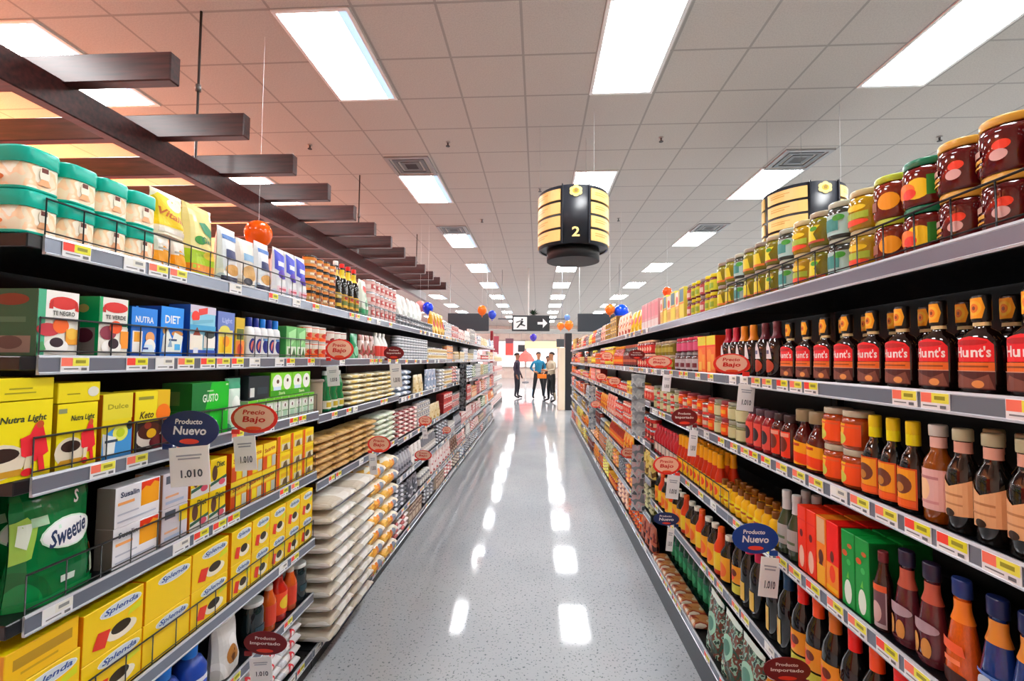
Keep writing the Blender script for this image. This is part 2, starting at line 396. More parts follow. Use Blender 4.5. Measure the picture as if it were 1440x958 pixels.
def bay(side, i, y0, y1, levels, fences=(), tagdens=(0.5,), first=False):
    """levels: heights of the shelf tops (base last)"""
    s = 1 if side == 'L' else -1
    xf = XL if side == 'L' else XR
    t = empty('shelving_bay', (xf, y0, 0), 0)
    nm = 'sweetener and rice' if side == 'L' else 'sauce'
    tag(t, 'black metal shelving bay of the %s side, %s from near end' % (nm, ORD[i]), 'shelving bay', 'shelving bays along the aisle')
    L = y1 - y0 - .004
    def fx(a, b): return (a, b) if s == 1 else (-b, -a)
    D = .46
    m = MB(); x = fx(-D, -D + .012); m.box(*x, 0, L, .02, levels[0] + .03, m_black); link('back_panel', m.mesh('back_panel'), t)
    for yy in (.0, L - .03):
        m = MB(); x = fx(-D + .012, -D + .045); m.box(*x, yy, yy + .03, 0, levels[0] + .05, m_black, .003)
        for k in range(20): m.box(*fx(-D + .045, -D + .0455), yy + .01, yy + .02, .1 + k * .085, .13 + k * .085, '000000')
        link('upright', m.mesh('upright'), t)
    base = levels[-1]
    m = MB(); x = fx(-.02, -.004) if side == 'L' else fx(-.012, .0)
    m.box(*x, 0, L, 0, base - .042, m_black if side == 'L' else m_kick); link('kick_plate', m.mesh('kick_plate'), t)
    for j, z in enumerate(levels):
        sh = MB(); x = fx(-D + .046, -.006); sh.box(*x, 0 if not first else -.03, L, z - .03, z, m_shelf, .002)
        so = link('shelf', sh.mesh('shelf'), t)
        st = MB()
        tilt = .007
        def P_(a, y, zz): return (a * s, y, zz)
        ya, yb = .0, L
        prof = [(-.006, z - .040), (.002, z - .040), (.0035, z - .036), (.0, z - .034), (-.001, z - .004), (.001, z - .002), (-.001, z + .003), (-.006, z + .003)]
        mats = [m_lip, m_lip, m_lip, m_strip, m_lip, m_lip, m_lip, m_strip]
        n = len(prof)
        for k in range(n):
            a, b = prof[k], prof[(k + 1) % n]
            q = [P_(a[0], ya, a[1]), P_(b[0], ya, b[1]), P_(b[0], yb, b[1]), P_(a[0], yb, a[1])]
            st.face(q if s == -1 else q[::-1], mats[k])
        st.face([P_(p[0], ya, p[1]) for p in prof], m_lip); st.face([P_(p[0], yb, p[1]) for p in prof], m_lip)
        link('price_strip', st.mesh('price_strip'), so)
        if y0 < 7:
            yy = .05 + rng.random() * .05
            while yy < L - .04:
                if rng.random() < tagdens[j % len(tagdens)]:
                    k = rng.choice((0, 0, 1, 1, 2)) if y0 < 3 else rng.choice((0, 1, 2, 2))
                    o = link('price_tag', TAGS[k], so); o.location = (.0005 * s, yy, z - .019); o.rotation_euler = (0, 0, 0 if s == 1 else math.pi)
                yy += .068 + rng.random() * .03
        if j in fences:
            fo = link('wire_fence', fence_mesh(L if not first else L), so); fo.location = (-.008 * s, 0, z)
            if s == -1: fo.rotation_euler = (0, 0, math.pi); fo.location = (.008, L, z)
    return t
LB = [.90 + BAY * 0] + [2.145 + BAY * k for k in range(0, 8)]
LLEV = {0: [1.76, 1.497, 1.236, .945, .625, .364, .088], 1: [1.76, 1.495, 1.215, .885, .088]}
LDEF = [1.76, 1.49, 1.19, .865, .563, .30, .088]
for i in range(8):
    bay('L', i, LB[i], LB[i + 1], LLEV.get(i, LDEF), fences=(0, 1, 2, 3, 4) if i == 0 else ((0,) if i == 1 else ()), tagdens=(.35, .85, .45, .5, .45, .6, .8) if i == 0 else (.35, .5, .4, .4), first=(i == 0))
RB = [.63 - BAY + BAY * k for k in range(0, 10)]
RLEV = [1.73, 1.444, 1.178, .88, .557, .17]
RDEF = [1.73, 1.444, 1.21, .92, .67, .42, .17]
for i in range(9):
    bay('R', i, RB[i], RB[i + 1], RLEV if i < 3 else RDEF, fences=(0,) if i in (0, 1) else ((3,) if i == 2 else ()), tagdens=(0, .35, 1, 1, .8, .4) if i < 2 else (.25, .5, .5, .5, .4))

# ------------------------------------------------------------------ product kinds
class Kind:
    def __init__(self, name, cat, w, d, h, parts, multi=True):
        self.name, self.cat, self.w, self.d, self.h = name, cat, w, d, h
        self.multi = multi and len(parts) > 1
        if self.multi: self.me = [(n, p.mesh(n)) for n, p in parts]
        else:
            a = MB()
            for n, p in parts: a.merge(p)
            self.me = [(name, a.mesh(name))]
    def put(self, loc, rz, label, group):
        if self.multi:
            t = empty(self.name, loc, rz)
            for n, me in self.me: link(n, me, t)
        else:
            t = link(self.name, self.me[0][1], None, loc, (0, 0, rz))
        return tag(t, label, self.cat, group)

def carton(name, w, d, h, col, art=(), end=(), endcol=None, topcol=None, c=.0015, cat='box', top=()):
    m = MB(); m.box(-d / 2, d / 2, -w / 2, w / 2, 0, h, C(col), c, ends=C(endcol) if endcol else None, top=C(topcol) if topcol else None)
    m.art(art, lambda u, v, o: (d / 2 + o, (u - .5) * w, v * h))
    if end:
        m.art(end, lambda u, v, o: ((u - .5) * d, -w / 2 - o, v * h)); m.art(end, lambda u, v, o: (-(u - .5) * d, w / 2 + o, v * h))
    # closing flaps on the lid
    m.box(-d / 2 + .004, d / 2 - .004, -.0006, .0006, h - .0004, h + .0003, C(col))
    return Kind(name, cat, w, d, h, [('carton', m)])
def roundmap(R, z0, z1, span, sx=1, sy=1, pw=1.0):
    def f(u, v, o):
        a = (u - .5) * span; ca, sa = math.cos(a), math.sin(a)
        if pw != 1.0: ca = math.copysign(abs(ca) ** pw, ca); sa = math.copysign(abs(sa) ** pw, sa)
        return ((R * sx + o) * ca, (R * sy + o) * sa, z0 + v * (z1 - z0))
    return f
def jar(name, r, h, body, lid, label=None, art=(), seg=18, multi=True, cat='jar', lidh=.016, glass=True):
    g = MB(); B = GLASS(body) if glass else C(body)
    g.lathe([(r * .90, 0, B), (r, .006, B), (r, h * .70, B), (r * .96, h * .80, B), (r * .84, h - lidh - .002, B), (r * .82, h - lidh + .002, B)], seg)
    l = MB(); L_ = C(lid, .3); l.lathe([(r * .90, h - lidh, L_), (r * .92, h - lidh + .002, L_), (r * .92, h - .003, L_), (r * .89, h, L_)], seg)
    parts = [('glass_body', g), ('lid', l)]
    if label or art:
        a = MB()
        if label: a.lathe([(r + .0006, h * .10, C(label)), (r + .0006, h * .66, C(label))], seg, bottom=False, topc=False)
        a.art(art, roundmap(r + .0008, h * .10, h * .66, 2.4), nu=10); parts.append(('label', a))
    return Kind(name, cat, 2 * r, 2 * r, h, parts, multi)
def can(name, r, h, col, band=None, lid='c9ccd0', art=(), seg=16, multi=False, cat='can', pr=None):
    g = MB(); L_ = C(lid, .22, .7 if lid.startswith('c') else 0); B = pr or C(col); D_ = C(band) if band else B
    g.lathe([(r * .96, 0, L_), (r, .003, L_), (r, .006, L_), (r * .985, .008, B), (r * .985, h * .3, B), (r * .985, h * .62, D_), (r * .985, h - .008, B), (r, h - .006, L_), (r, h - .001, L_), (r * .95, h, L_), (r * .93, h - .003, L_)], seg)
    g.art(art, roundmap(r * .987, .008, h - .008, 2.4), nu=8)
    return Kind(name, cat, 2 * r, 2 * r, h, [('can', g)], multi)
def bottle(name, prof, body, cap, label=None, lz=(.1, .5), art=(), sx=1, sy=1, seg=18, multi=True, cat='bottle', neck=None, glass=True, capz=None, pw=1.0, neckart=()):
    """prof = (r,z)...; capz = z where the cap starts; neck = (z0,z1,colour) foil sleeve"""
    h = prof[-1][1]; B = GLASS(body) if glass else C(body, .3)
    g = MB(); g.lathe([(r, z, B) for r, z in prof], seg, sx, sy, pw=pw)
    capz = capz if capz is not None else h - .02
    rc = max(r for r, z in prof if z >= capz - .001)
    c = MB(); K = C(cap, .3); c.lathe([(rc * 1.12, capz, K), (rc * 1.15, capz + .002, K), (rc * 1.15, h + .001, K), (rc * 1.05, h + .004, K)], 14, max(sx, .8), sy)
    parts = [('bottle_body', g), ('cap', c)]
    def rad(z):
        for (r0, z0), (r1, z1) in zip(prof, prof[1:]):
            if z0 <= z <= z1 and z1 > z0: return r0 + (r1 - r0) * (z - z0) / (z1 - z0)
        return prof[-1][0]
    if neck:
        n = MB(); z0, z1, nc = neck; N = C(nc, .3)
        zs = [z0 + (z1 - z0) * k / 5 for k in range(6)]
        n.lathe([(rad(z) + .0012, z, N) for z in zs], seg, sx, sy, bottom=False, topc=False, pw=pw)
        n.art(neckart, roundmap(rad((z0 + z1) / 2) + .0014, z0, z1, 2.0, sx, sy), nu=6)
        parts.append(('neck_sleeve', n))
    if label or art:
        a = MB(); z0, z1 = lz[0] * h, lz[1] * h; R = max(rad(z0), rad(z1)) + .0008
        if label:
            span = 2.6
            a.art([('r', 0, 0, 1, 1, label)], roundmap(R, z0, z1, span, sx, sy, pw), nu=10)
            a.art([('r', 0, 0, 1, 1, label)], lambda u, v, o: tuple(-q if i < 2 else q for i, q in enumerate(roundmap(R, z0, z1, span, sx, sy, pw)(u, v, o))), nu=10)
        a.art(art, roundmap(R + .0004, z0, z1, 2.6, sx, sy, pw), nu=10); parts.append(('label', a))
    rm = max(r for r, z in prof)
    return Kind(name, cat, 2 * rm * sy, 2 * rm * sx, h, parts, multi)
def pouch(name, w, d, h, mat, art=(), top=.25, cat='bag', crimp=None, cols=10, rows=12):
    m = MB(); mat = C(mat, .25) if isinstance(mat, str) else mat; crimp = crimp or mat
    def prof(u, v):
        e = max(0, 1 - abs(2 * u - 1) ** 3) ** .6; t = min(1, (1 - v) / .75) ** .55 if v > .25 else 1
        return d / 2 * e * t * (.9 + .1 * math.sin(v * 9 + u * 7)) + .0008
    def wid(v): return w * (1 - .10 * math.sin(v * math.pi)) * (1 if v < .9 else .97)
    def F(u, v, o): return (prof(u, v) + o, (u - .5) * wid(v), v * h)
    for sgn in (1, -1):
        for i in range(cols):
            for j in range(rows):
                q = [(i / cols, j / rows), ((i + 1) / cols, j / rows), ((i + 1) / cols, (j + 1) / rows), (i / cols, (j + 1) / rows)]
                pts = [F(u, v, 0) for u, v in q]
                if sgn < 0: pts = [(-x, y, z) for x, y, z in pts][::-1]
                m.face(pts, crimp if j == rows - 1 else mat, True)
    for i in range(cols):
        a, b = F(i / cols, 0, 0), F((i + 1) / cols, 0, 0); m.face([a, (-a[0], a[1], 0), (-b[0], b[1], 0), b], mat)
    m.art(art, F, nu=cols, nv=rows, off=.001)
    return Kind(name, cat, w, d, h, [('bag', m)])
def sack(name, w, d, h, mat, art=(), cat='bag', seg=14):
    """lying pillow-shaped sack"""
    m = MB(); mat = C(mat, .35) if isinstance(mat, str) else mat
    nu, nv = seg, 10
    def hz(a, b): return (max(0, 1 - abs(a) ** 5) * max(0, 1 - abs(b) ** 5)) ** .45
    for sgn in (1, -1):
        for i in range(nu):
            for j in range(nv):
                pts = []
                for a, b in ((i, j), (i + 1, j), (i + 1, j + 1), (i, j + 1)):
                    aa, bb = 2 * a / nu - 1, 2 * b / nv - 1; aa = math.sin(aa * math.pi / 2); bb = math.sin(bb * math.pi / 2)
                    pts.append((bb * d / 2, aa * w / 2, h / 2 + sgn * h / 2 * hz(aa, bb) * (1 - .06 * (1 + math.sin(7 * aa + 3 * bb)))))
                m.face(pts if sgn < 0 else pts[::-1], mat, True)
    if art: m.art(art, lambda u, v, o: (d / 2 * max(.01, 1 - (abs(2 * v - 1) / .95) ** 2.22 / (1 - abs((2 * u - 1) * .9) ** 5)) ** .2 + o + .003, (u - .5) * w * .9, h * v), nu=8, nv=5)
    return Kind(name, cat, w, d, h, [('sack', m)])
def tin(name, w, d, h):
    g = MB(); T = C('1fb5a2', .3); Cm = P(['f0e2cc', 'eec9a4', 'e6d6bc', 'f3e8d6'], 26, .35); pw = .45
    g.lathe([(.97, 0, T), (1, .003, T), (1, .006, T), (.985, .008, Cm), (.985, h * .62, Cm)], 28, d / 2, w / 2, pw=pw)
    g.art([('e', .5, .55, .16, .30, 'f4ead8'), ('r', .40, .62, .60, .80, '6a2c1c'), ('p', [(.3, .1), (.7, .1), (.6, .35), (.4, .35)], 'e9b184')], lambda u, v, o: (d / 2 + o, (u - .5) * w * .8, .01 + v * h * .6))
    g.art([('r', .40, .62, .60, .80, '7a3520'), ('e', .5, .25, .3, .16, 'e88a52')], lambda u, v, o: ((u - .5) * d * .7, -w / 2 - o, .01 + v * h * .6))
    l = MB(); l.lathe([(1.01, h * .62, T), (1.02, h * .63, T), (1.02, h * .95, T), (.99, h, T)], 28, d / 2, w / 2, pw=pw)
    for a in (l,): a.box(-d * .3, d * .3, -w * .3, w * .3, h - .0005, h + .0012, T, .0005)
    return Kind(name, 'tin', w, d, h, [('tin_body', g), ('tin_lid', l)])

# ------------------------------------------------------------------ placing in rows on shelves
COUNT = {}
N2 = ['first', 'second', 'third', 'fourth', 'fifth', 'sixth', 'seventh', 'eighth', 'ninth', 'tenth', 'eleventh', 'twelfth', 'thirteenth', 'fourteenth', 'fifteenth', 'sixteenth', 'seventeenth', 'eighteenth', 'nineteenth', 'twentieth']
def nth(n):
    if n <= 20: return N2[n - 1]
    return '%dth' % n if n % 10 not in (1, 2, 3) or n % 100 in (11, 12, 13) else '%d%s' % (n, {1: 'st', 2: 'nd', 3: 'rd'}[n % 10])
SHN = ['top', 'second', 'third', 'fourth', 'fifth', 'sixth', 'seventh']
def level_name(side, lev, y):
    if side == 'L':
        lv = LLEV[0] if y < LB[1] else LLEV[1] if y < LB[2] else LDEF
    else: lv = RLEV if y < RB[3] else RDEF
    j = min(range(len(lv)), key=lambda k: abs(lv[k] - lev))
    return ('base' if j == len(lv) - 1 else SHN[j]), lv[j]
TIERN = {1: [''], 2: ['lower layer', 'upper layer'], 3: ['bottom layer', 'middle layer', 'upper layer']}
def row(side, z, y0, y1, kinds, look, tiers=1, gap=.003, inset=.014, jit=.6, rows=1, order=None, lift=0.0, tierh=None, front=None, scatter=0.0, group=None):
    """stand things side by side along the aisle from y0 to y1; look: text or list of texts, one per kind"""
    if not isinstance(kinds, (list, tuple)): kinds = [kinds]; look = [look]
    s = 1 if side == 'L' else -1
    xf = XL if side == 'L' else XR
    sn, zz = level_name(side, z, (y0 + y1) / 2)
    where = '%s side %s shelf' % ('sweetener' if side == 'L' else 'sauce', sn)
    y = y0; i = 0
    while True:
        ki = (order[i % len(order)] if order else i % len(kinds)); K = kinds[ki]
        if y + K.w > y1 + .012: break
        yc = y + K.w / 2
        for rr in range(rows):
            for t in range(tiers):
                if rr and not tiers: continue
                tn = (TIERN[tiers][t] if tiers <= 3 else nth(t + 1) + ' layer')
                key = (look[ki], where, t, rr, tiers if tiers < 4 else 4); COUNT[key] = COUNT.get(key, 0) + 1
                lab = look[ki] + (', ' + tn if tn and not rr else '') + (', back row' + (' ' + tn.split()[0] if tn else '') if rr == 1 else ', third row back' if rr == 2 else '')
                lab += ', %s from near end, %s' % (nth(COUNT[key]), where)
                x = xf - s * (inset + K.d / 2 + rr * (K.d + .006)) + s * (rng.random() - .5) * scatter
                if front is not None: x = xf + s * (front - K.d / 2 - rr * (K.d + .006))
                rz = (0 if s == 1 else math.pi) + math.radians((rng.random() - .5) * 2 * jit)
                K.put((x, yc + (rng.random() - .5) * .0015, zz + .0008 + lift + t * (tierh or K.h + .0008)), rz, lab, group or (look[ki] + ' row'))
        y += K.w + gap; i += 1
    return y
# ------------------------------------------------------------------ the sweetener side, first bay
T1 = tin('milk_tin', .082, .15, .094)
row('L', 1.76, .865, 1.20, T1, 'teal and cream tin', tiers=2, rows=2, jit=1.5)
K1 = pouch('snack_pouch', .055, .04, .092, P(['f2ede2', 'e8a21c', 'f2ede2'], 18, .25), [('r', 0, .15, 1, .5, 'e9a01e'), ('r', .1, .55, .9, .62, 'b9b2a6')])
row('L', 1.76, 1.205, 1.325, K1, 'small white and orange pouch', jit=3)
K1b = pouch('snack_pouch', .118, .07, .135, C('efe7cf', .25), [('p', [(0, .2), (1, .2), (1, .75), (.15, .92), (0, .8)], 'f0c91d'), ('e', .6, .72, .26, .14, 'f3ead8'), ('t', 'Vitalin', .5, .45, .8, .16, 'c26a12', .3, -.2), ('r', 0, .06, 1, .15, 'e5ddd0')])
row('L', 1.76, 1.20, 1.315, K1b, 'white and yellow bag atop pouches', lift=.096, jit=4)
K2 = pouch('snack_bag', .135, .09, .235, P(['e6dc9a', 'ddd089', 'efe9c0'], 6, .22), [('p', [(0, .0), (1, .0), (1, .42), (.55, .34), (0, .36)], 'a8c81e'), ('r', 0, .04, 1, .16, 'd88a1e'), ('p', [(.35, .75), (.5, .62), (.8, .58), (.95, .48), (.85, .7), (.6, .78)], '2f8a62'), ('e', .32, .5, .14, .06, '3b8f3a'), ('e', .62, .30, .22, .06, 'e4c832'), ('t', 'Okey', .6, .5, .5, .12, '25724d')])
row('L', 1.76, 1.325, 1.465, K2, 'yellow and green snack bag', jit=4)
K3 = pouch('snack_bag', .10, .07, .20, P(['e8eef2', 'f7f7f4', 'c6d4e4'], 9, .22), [('r', .05, .02, .95, .12, '2a2c4a'), ('e', .5, .24, .35, .1, 'c99a5a'), ('r', .2, .42, .8, .6, '39406a'), ('r', .1, .78, .9, .86, '5f87c4')])
K3b = pouch('snack_bag', .095, .07, .185, P(['f1ebe2', 'e6dfd2', 'cfc3b0'], 9, .22), [('e', .5, .3, .38, .16, 'd9b27a'), ('e', .4, .12, .25, .08, '34333f'), ('r', .2, .55, .9, .7, '8fb3cf')])
row('L', 1.76, 1.47, 1.79, [K3, K3b, K3], ['white and pale blue pasta bag', 'cream pasta bag', 'white and pale blue pasta bag'], jit=4)
K4 = pouch('flour_bag', .083, .06, .205, P(['eef0fa', 'f8f8ff', 'dfe3f6'], 8, .22), [('p', [(.05, .55), (.95, .35), (.95, .85), (.05, .95)], '4b55c4'), ('r', .2, .62, .8, .72, 'e9ecfb'), ('e', .5, .45, .3, .1, '6a4fb8'), ('r', .1, .08, .9, .2, 'e6c9d4'), ('r', .2, .12, .8, .16, 'c8576a')])
row('L', 1.76, 1.79, 2.065, K4, 'blue and white flour bag', jit=3)
CN1 = can('coffee_can', .033, .058, 'd98a3a', 'c9a777', lid='2b2724', art=[('r', .1, .35, .9, .6, 'efe3cf'), ('e', .5, .48, .14, .2, '8e3a1a')])
row('L', 1.76, 2.07, 2.345, CN1, 'small orange can with dark lid', tiers=4)
BPR = [(.030, 0), (.034, .006), (.034, .15), (.028, .18), (.014, .205), (.012, .255), (.012, .27)]
BD1 = bottle('syrup_bottle', BPR, '14120e', 'f0efec', 'd2b33a', (.08, .36), [('r', .1, .25, .9, .6, '35261a'), ('e', .5, .75, .3, .12, 'efe0b0')], neck=(.19, .225, 'c9b04a'))
BD2 = bottle('syrup_bottle', BPR, '14120e', 'd82a26', 'd8a83a', (.08, .36), [('r', .1, .2, .9, .5, '6d7a3a'), ('e', .5, .72, .25, .12, 'b83a2a')], neck=(.19, .24, 'd8c23a'))
row('L', 1.76, 2.35, 2.70, [BD1, BD2, BD2, BD2], ['dark syrup bottle with white cap', 'dark syrup bottle with red cap', 'dark syrup bottle with red cap', 'dark syrup bottle with red cap'], gap=.012)
K5 = pouch('snack_bag', .12, .08, .235, P(['e4ecdf', '8fc4a2', 'f2efe6'], 7, .22), [('r', 0, .0, 1, .2, '2f9a66'), ('e', .5, .75, .3, .1, 'd9534a')])
row('L', 1.76, 2.705, 2.84, K5, 'green and white bag', jit=4)

TEA = carton('tea_carton', .085, .125, .148, 'e9e6e0',
  [('r', 0, 0, 1, .55, 'e8e4da'), ('r', 0, 0, .18, 1, '4fa884'), ('r', .18, .55, 1, 1, 'eceae6'), ('e', .62, .82, .36, .10, 'c8322e'), ('p', [(.25, .72), (.35, .72), (.35, .86), (.25, .8)], 'b3241f'), ('p', [(.9, .72), (1.0, .70), (.98, .8), (.9, .86)], 'b3241f'), ('t', 'TE NEGRO', .62, .66, .55, .07, '5b5c56'),
   ('e', .25, .40, .28, .10, 'b63a44'), ('e', .55, .47, .20, .12, 'ee6a2c'), ('r', .68, .18, .98, .42, 'f0a33a'), ('e', .83, .35, .14, .09, 'f4bc52'), ('e', .45, .15, .30, .12, 'f4f2ee'), ('e', .45, .21, .17, .075, '2a1824'), ('p', [(0, .05), (.2, .1), (.12, .22), (0, .2)], '4a8f5a')],
  end=[('r', 0, 0, 1, 1, '235c46'), ('e', .5, .84, .34, .09, '7a3a2a'), ('r', .1, .05, .9, .30, '8a7d78'), ('e', .5, .2, .25, .1, '5c4a4a'), ('r', .2, .5, .8, .58, '4b7a66')], endcol='1f6c4e', topcol='58a888', cat='box')
row('L', 1.497, .905, .992, TEA, 'green and white tea box', rows=3)
TEA2 = carton('tea_carton', .078, .085, .15, 'e9e6e0',
  [('r', 0, 0, 1, .5, 'e8e4da'), ('r', 0, .55, .1, 1, '2fa468'), ('e', .55, .84, .42, .09, 'c8322e'), ('p', [(.1, .76), (.2, .74), (.2, .86), (.1, .82)], 'b3241f'), ('t', 'TE VERDE', .55, .67, .7, .07, '4b4c48'), ('r', .65, .52, .95, .57, '2f8a5a'),
   ('e', .3, .40, .28, .12, '8a3a4c'), ('e', .55, .50, .22, .11, 'ef5a24'), ('r', .72, .14, 1, .44, 'f0983a'), ('e', .42, .16, .34, .13, 'f4f2ee'), ('e', .48, .22, .18, .09, '2a1824')],
  end=[('r', 0, 0, 1, 1, '18b06c'), ('e', .5, .80, .18, .07, 'd4c67a'), ('r', .1, .03, .9, .48, 'a59a96'), ('e', .55, .35, .3, .12, '6d3044')], endcol='18a868', topcol='5fb890')
row('L', 1.497, 1.040, 1.122, TEA2, 'tea box with orange fruit', rows=2, jit=3)
BLU = carton('sweetener_carton', .083, .06, .135, '1b6fc8',
  [('r', 0, .62, 1, 1, '1f82d8'), ('t', 'NUTRA', .5, .76, .7, .13, 'dfe8f6'), ('r', 0, .0, 1, .1, '1550a8'), ('r', .05, .08, .42, .52, 'e8e6e0'), ('r', .1, .3, .38, .5, 'e9a63a'), ('e', .72, .40, .18, .12, 'dca06a'), ('e', .72, .22, .22, .15, 'ecebe6'), ('p', [(.4, .05), (.95, .05), (.8, .25), (.5, .25)], 'cfe0ee'), ('r', .45, .15, .65, .19, '1d3f86')],
  end=[('r', 0, 0, 1, 1, '1758ad'), ('r', .2, .2, .8, .5, '4e86c8')], endcol='1758ad', topcol='2a6fbf')
BLU2 = carton('sweetener_carton', .082, .07, .148, '1b7ad8',
  [('r', 0, .55, 1, 1, '2190e6'), ('t', 'DIET', .5, .75, .66, .16, 'e6eefa'), ('e', .2, .52, .12, .08, 'c9a05e'), ('e', .72, .47, .26, .06, 'c98f4e'), ('p', [(.05, .1), (.9, .1), (.98, .42), (.6, .5), (.5, .35), (.3, .55), (.1, .42)], 'e6ebe4'), ('r', .35, .32, .7, .36, '2b4a6a'), ('p', [(.3, .2), (.5, .2), (.42, .38)], '8fa8bc'), ('r', .6, .14, .85, .26, '55b0e0')],
  end=[('r', 0, 0, 1, 1, '1552ae')], endcol='1552ae', topcol='2a6fbf')
row('L', 1.497, 1.127, 1.315, [BLU, BLU2], ['blue sweetener box with pastry picture', 'bright blue taller sweetener box'], gap=.012, jit=3, rows=2)
BLU3 = carton('sweetener_carton', .112, .07, .166, '8fcbe0',
  [('r', 0, .85, 1, 1, 'cfc8d8'), ('e', .2, .78, .15, .11, 'ea4034'), ('p', [(.3, .80), (.65, .86), (.65, .98), (.3, .93)], 'd8433c'), ('r', .0, .5, 1, .62, '4fa6d0'), ('p', [(.1, .62), (.9, .7), (.9, .76), (.1, .70)], '79b8cf'), ('r', 0, 0, 1, .14, '2a52a8'), ('r', .0, .14, .48, .44, 'ece6d8'), ('p', [(.1, .42), (.4, .42), (.25, .58)], '8a3a22'), ('r', .52, .18, .98, .42, 'f1eee6'), ('e', .75, .45, .2, .08, '34403c'), ('r', .12, .06, .3, .18, 'd9dfea')],
  end=[('r', 0, 0, 1, 1, '2d62b8')], endcol='2d62b8', topcol='b5b0c4')
BLU4 = carton('sweetener_carton', .085, .07, .158, '5a72b8',
  [('r', 0, .6, 1, 1, '6f83c0'), ('t', 'Light', .55, .8, .6, .14, 'aab6dc'), ('r', .05, .08, .9, .60, 'e6d88a'), ('r', .1, .10, .85, .45, 'e8bf1c'), ('e', .5, .35, .2, .12, 'f0921c'), ('e', .4, .60, .3, .1, 'ddd66a'), ('r', 0, 0, 1, .08, '26489e')],
  end=[('r', 0, 0, 1, 1, '34488c')], endcol='34488c', topcol='7d8cc0')
BLU5 = carton('sweetener_carton', .048, .06, .145, 'd7b93a', [('r', 0, .75, 1, 1, 'c9a920'), ('r', .1, .45, .9, .72, '5e6a2c'), ('r', 0, 0, 1, .42, 'e08a3a'), ('e', .5, .2, .3, .15, 'c8442a')])
row('L', 1.497, 1.328, 1.60, [BLU3, BLU4, BLU5], ['light blue sweetener box with red spot', 'purplish blue sweetener box with fruit', 'narrow yellow sweetener box'], gap=.008, jit=2.5, rows=1)
LGB = bottle('sweetener_bottle', [(.018, 0), (.020, .004), (.020, .10), (.018, .112), (.010, .12), (.010, .15)], 'eef0f2', '1b2f7e', 'f1f2f4', (.04, .62), [('e', .45, .45, .26, .33, '24307a'), ('e', .5, .42, .2, .26, 'd87a6a'), ('p', [(.35, .2), (.6, .85), (.75, .8), (.5, .15)], '1a2668')], glass=False, capz=.118)
LGC = bottle('sweetener_bottle', [(.018, 0), (.020, .004), (.020, .10), (.018, .112), (.010, .12), (.010, .15)], 'eef0f2', '2a7fd0', 'f1f2f4', (.04, .62), [('e', .45, .45, .26, .33, '24307a'), ('r', .2, .7, .8, .8, '7fb0dc')], glass=False, capz=.118)
row('L', 1.497, 1.62, 1.855, [LGB, LGB, LGC, LGB, LGC], ['white sweetener bottle with navy cap', 'white sweetener bottle with navy cap', 'white sweetener bottle with blue cap', 'white sweetener bottle with navy cap', 'white sweetener bottle with blue cap'], rows=1)
GRC = carton('tea_carton', .078, .07, .138, '7fbf7a', [('r', 0, .6, 1, 1, '6db56c'), ('p', [(.3, .3), (.9, .6), (.9, .95), (.2, .8)], 'a6dca0'), ('r', .05, .05, .95, .36, 'dfe8d8'), ('r', .2, .12, .45, .3, '5a7a4c'), ('p', [(.55, .08), (.9, .1), (.75, .34)], '3d6b36')], endcol='4a9a55')
row('L', 1.497, 1.868, 2.03, GRC, 'pale green tea box', jit=2)
CN2 = can('canned_food', .034, .078, 'e0692c', 'd9b28a', lid='d9d6cf', art=[('r', 0, .62, 1, .95, 'e9e4da'), ('e', .5, .4, .3, .2, 'c63a22')])
row('L', 1.497, 2.04, 2.27, CN2, 'orange can with pale lid', tiers=2)
CN3 = can('canned_food', .036, .072, 'b0302a', 'ddd6cc', lid='e6e4de', art=[('r', 0, .55, 1, .95, 'dedad2'), ('e', .5, .3, .3, .2, '7a1a1c')])
row('L', 1.495, 2.275, 2.56, CN3, 'dark red can with white lid', tiers=2)
K6 = pouch('spice_pouch', .10, .05, .15, P(['2b8a5c', '1d6f48', '6fb48a'], 10, .25), [('e', .5, .3, .3, .2, '7fc4a0')])
row('L', 1.495, 2.57, 2.68, K6, 'green foil pouch', jit=4)
K7 = pouch('spice_pouch', .085, .05, .15, P(['d9c2ba', 'a84a4a', 'e8ddd2', '7c4a3a'], 14, .25))
row('L', 1.495, 2.69, 2.96, K7, 'pinkish printed pouch', jit=4)
WB = bottle('sauce_bottle', [(.03, 0), (.034, .005), (.034, .10), (.022, .13), (.012, .15), (.012, .175)], 'e9e8e4', 'f4f4f2', 'c8463c', (.1, .5), glass=False)
row('L', 1.495, 2.97, 3.2, WB, 'white squeeze bottle with red label', gap=.006)

NUT_ART = [('r', 0, 0, 1, 1, 'e2d21a'), ('r', 0, 0, 1, .10, 'd6c514'), ('r', .02, .86, .22, .93, '8a8f6a'), ('t', 'Nutra Light', .62, .76, .60, .11, '33402a', .2), ('e', .32, .26, .36, .22, 'd8cdb8'), ('e', .34, .34, .24, .09, '2c1a14'), ('p', [(.0, .06), (.7, .06), (.6, .14), (.1, .14)], 'b98c2a'),
  ('p', [(.60, .30), (.78, .20), (.96, .30), (.92, .48), (.86, .70), (.78, .70), (.70, .56), (.58, .52)], 'd8303a'), ('e', .83, .68, .05, .05, 'b5502a'), ('p', [(.62, .05), (.70, .05), (.76, .28), (.66, .28)], 'd9cdb0'), ('p', [(.84, .05), (.92, .05), (.88, .28), (.80, .28)], 'd63038'), ('e', .68, .08, .08, .05, 'c8262c')]
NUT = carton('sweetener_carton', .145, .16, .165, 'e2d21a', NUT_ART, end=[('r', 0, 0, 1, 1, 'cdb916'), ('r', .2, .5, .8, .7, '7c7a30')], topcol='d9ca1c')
NUTB = carton('sweetener_carton', .092, .13, .150, 'e2d21a', NUT_ART, end=[('r', 0, 0, 1, 1, 'b99a14')], topcol='d9ca1c')
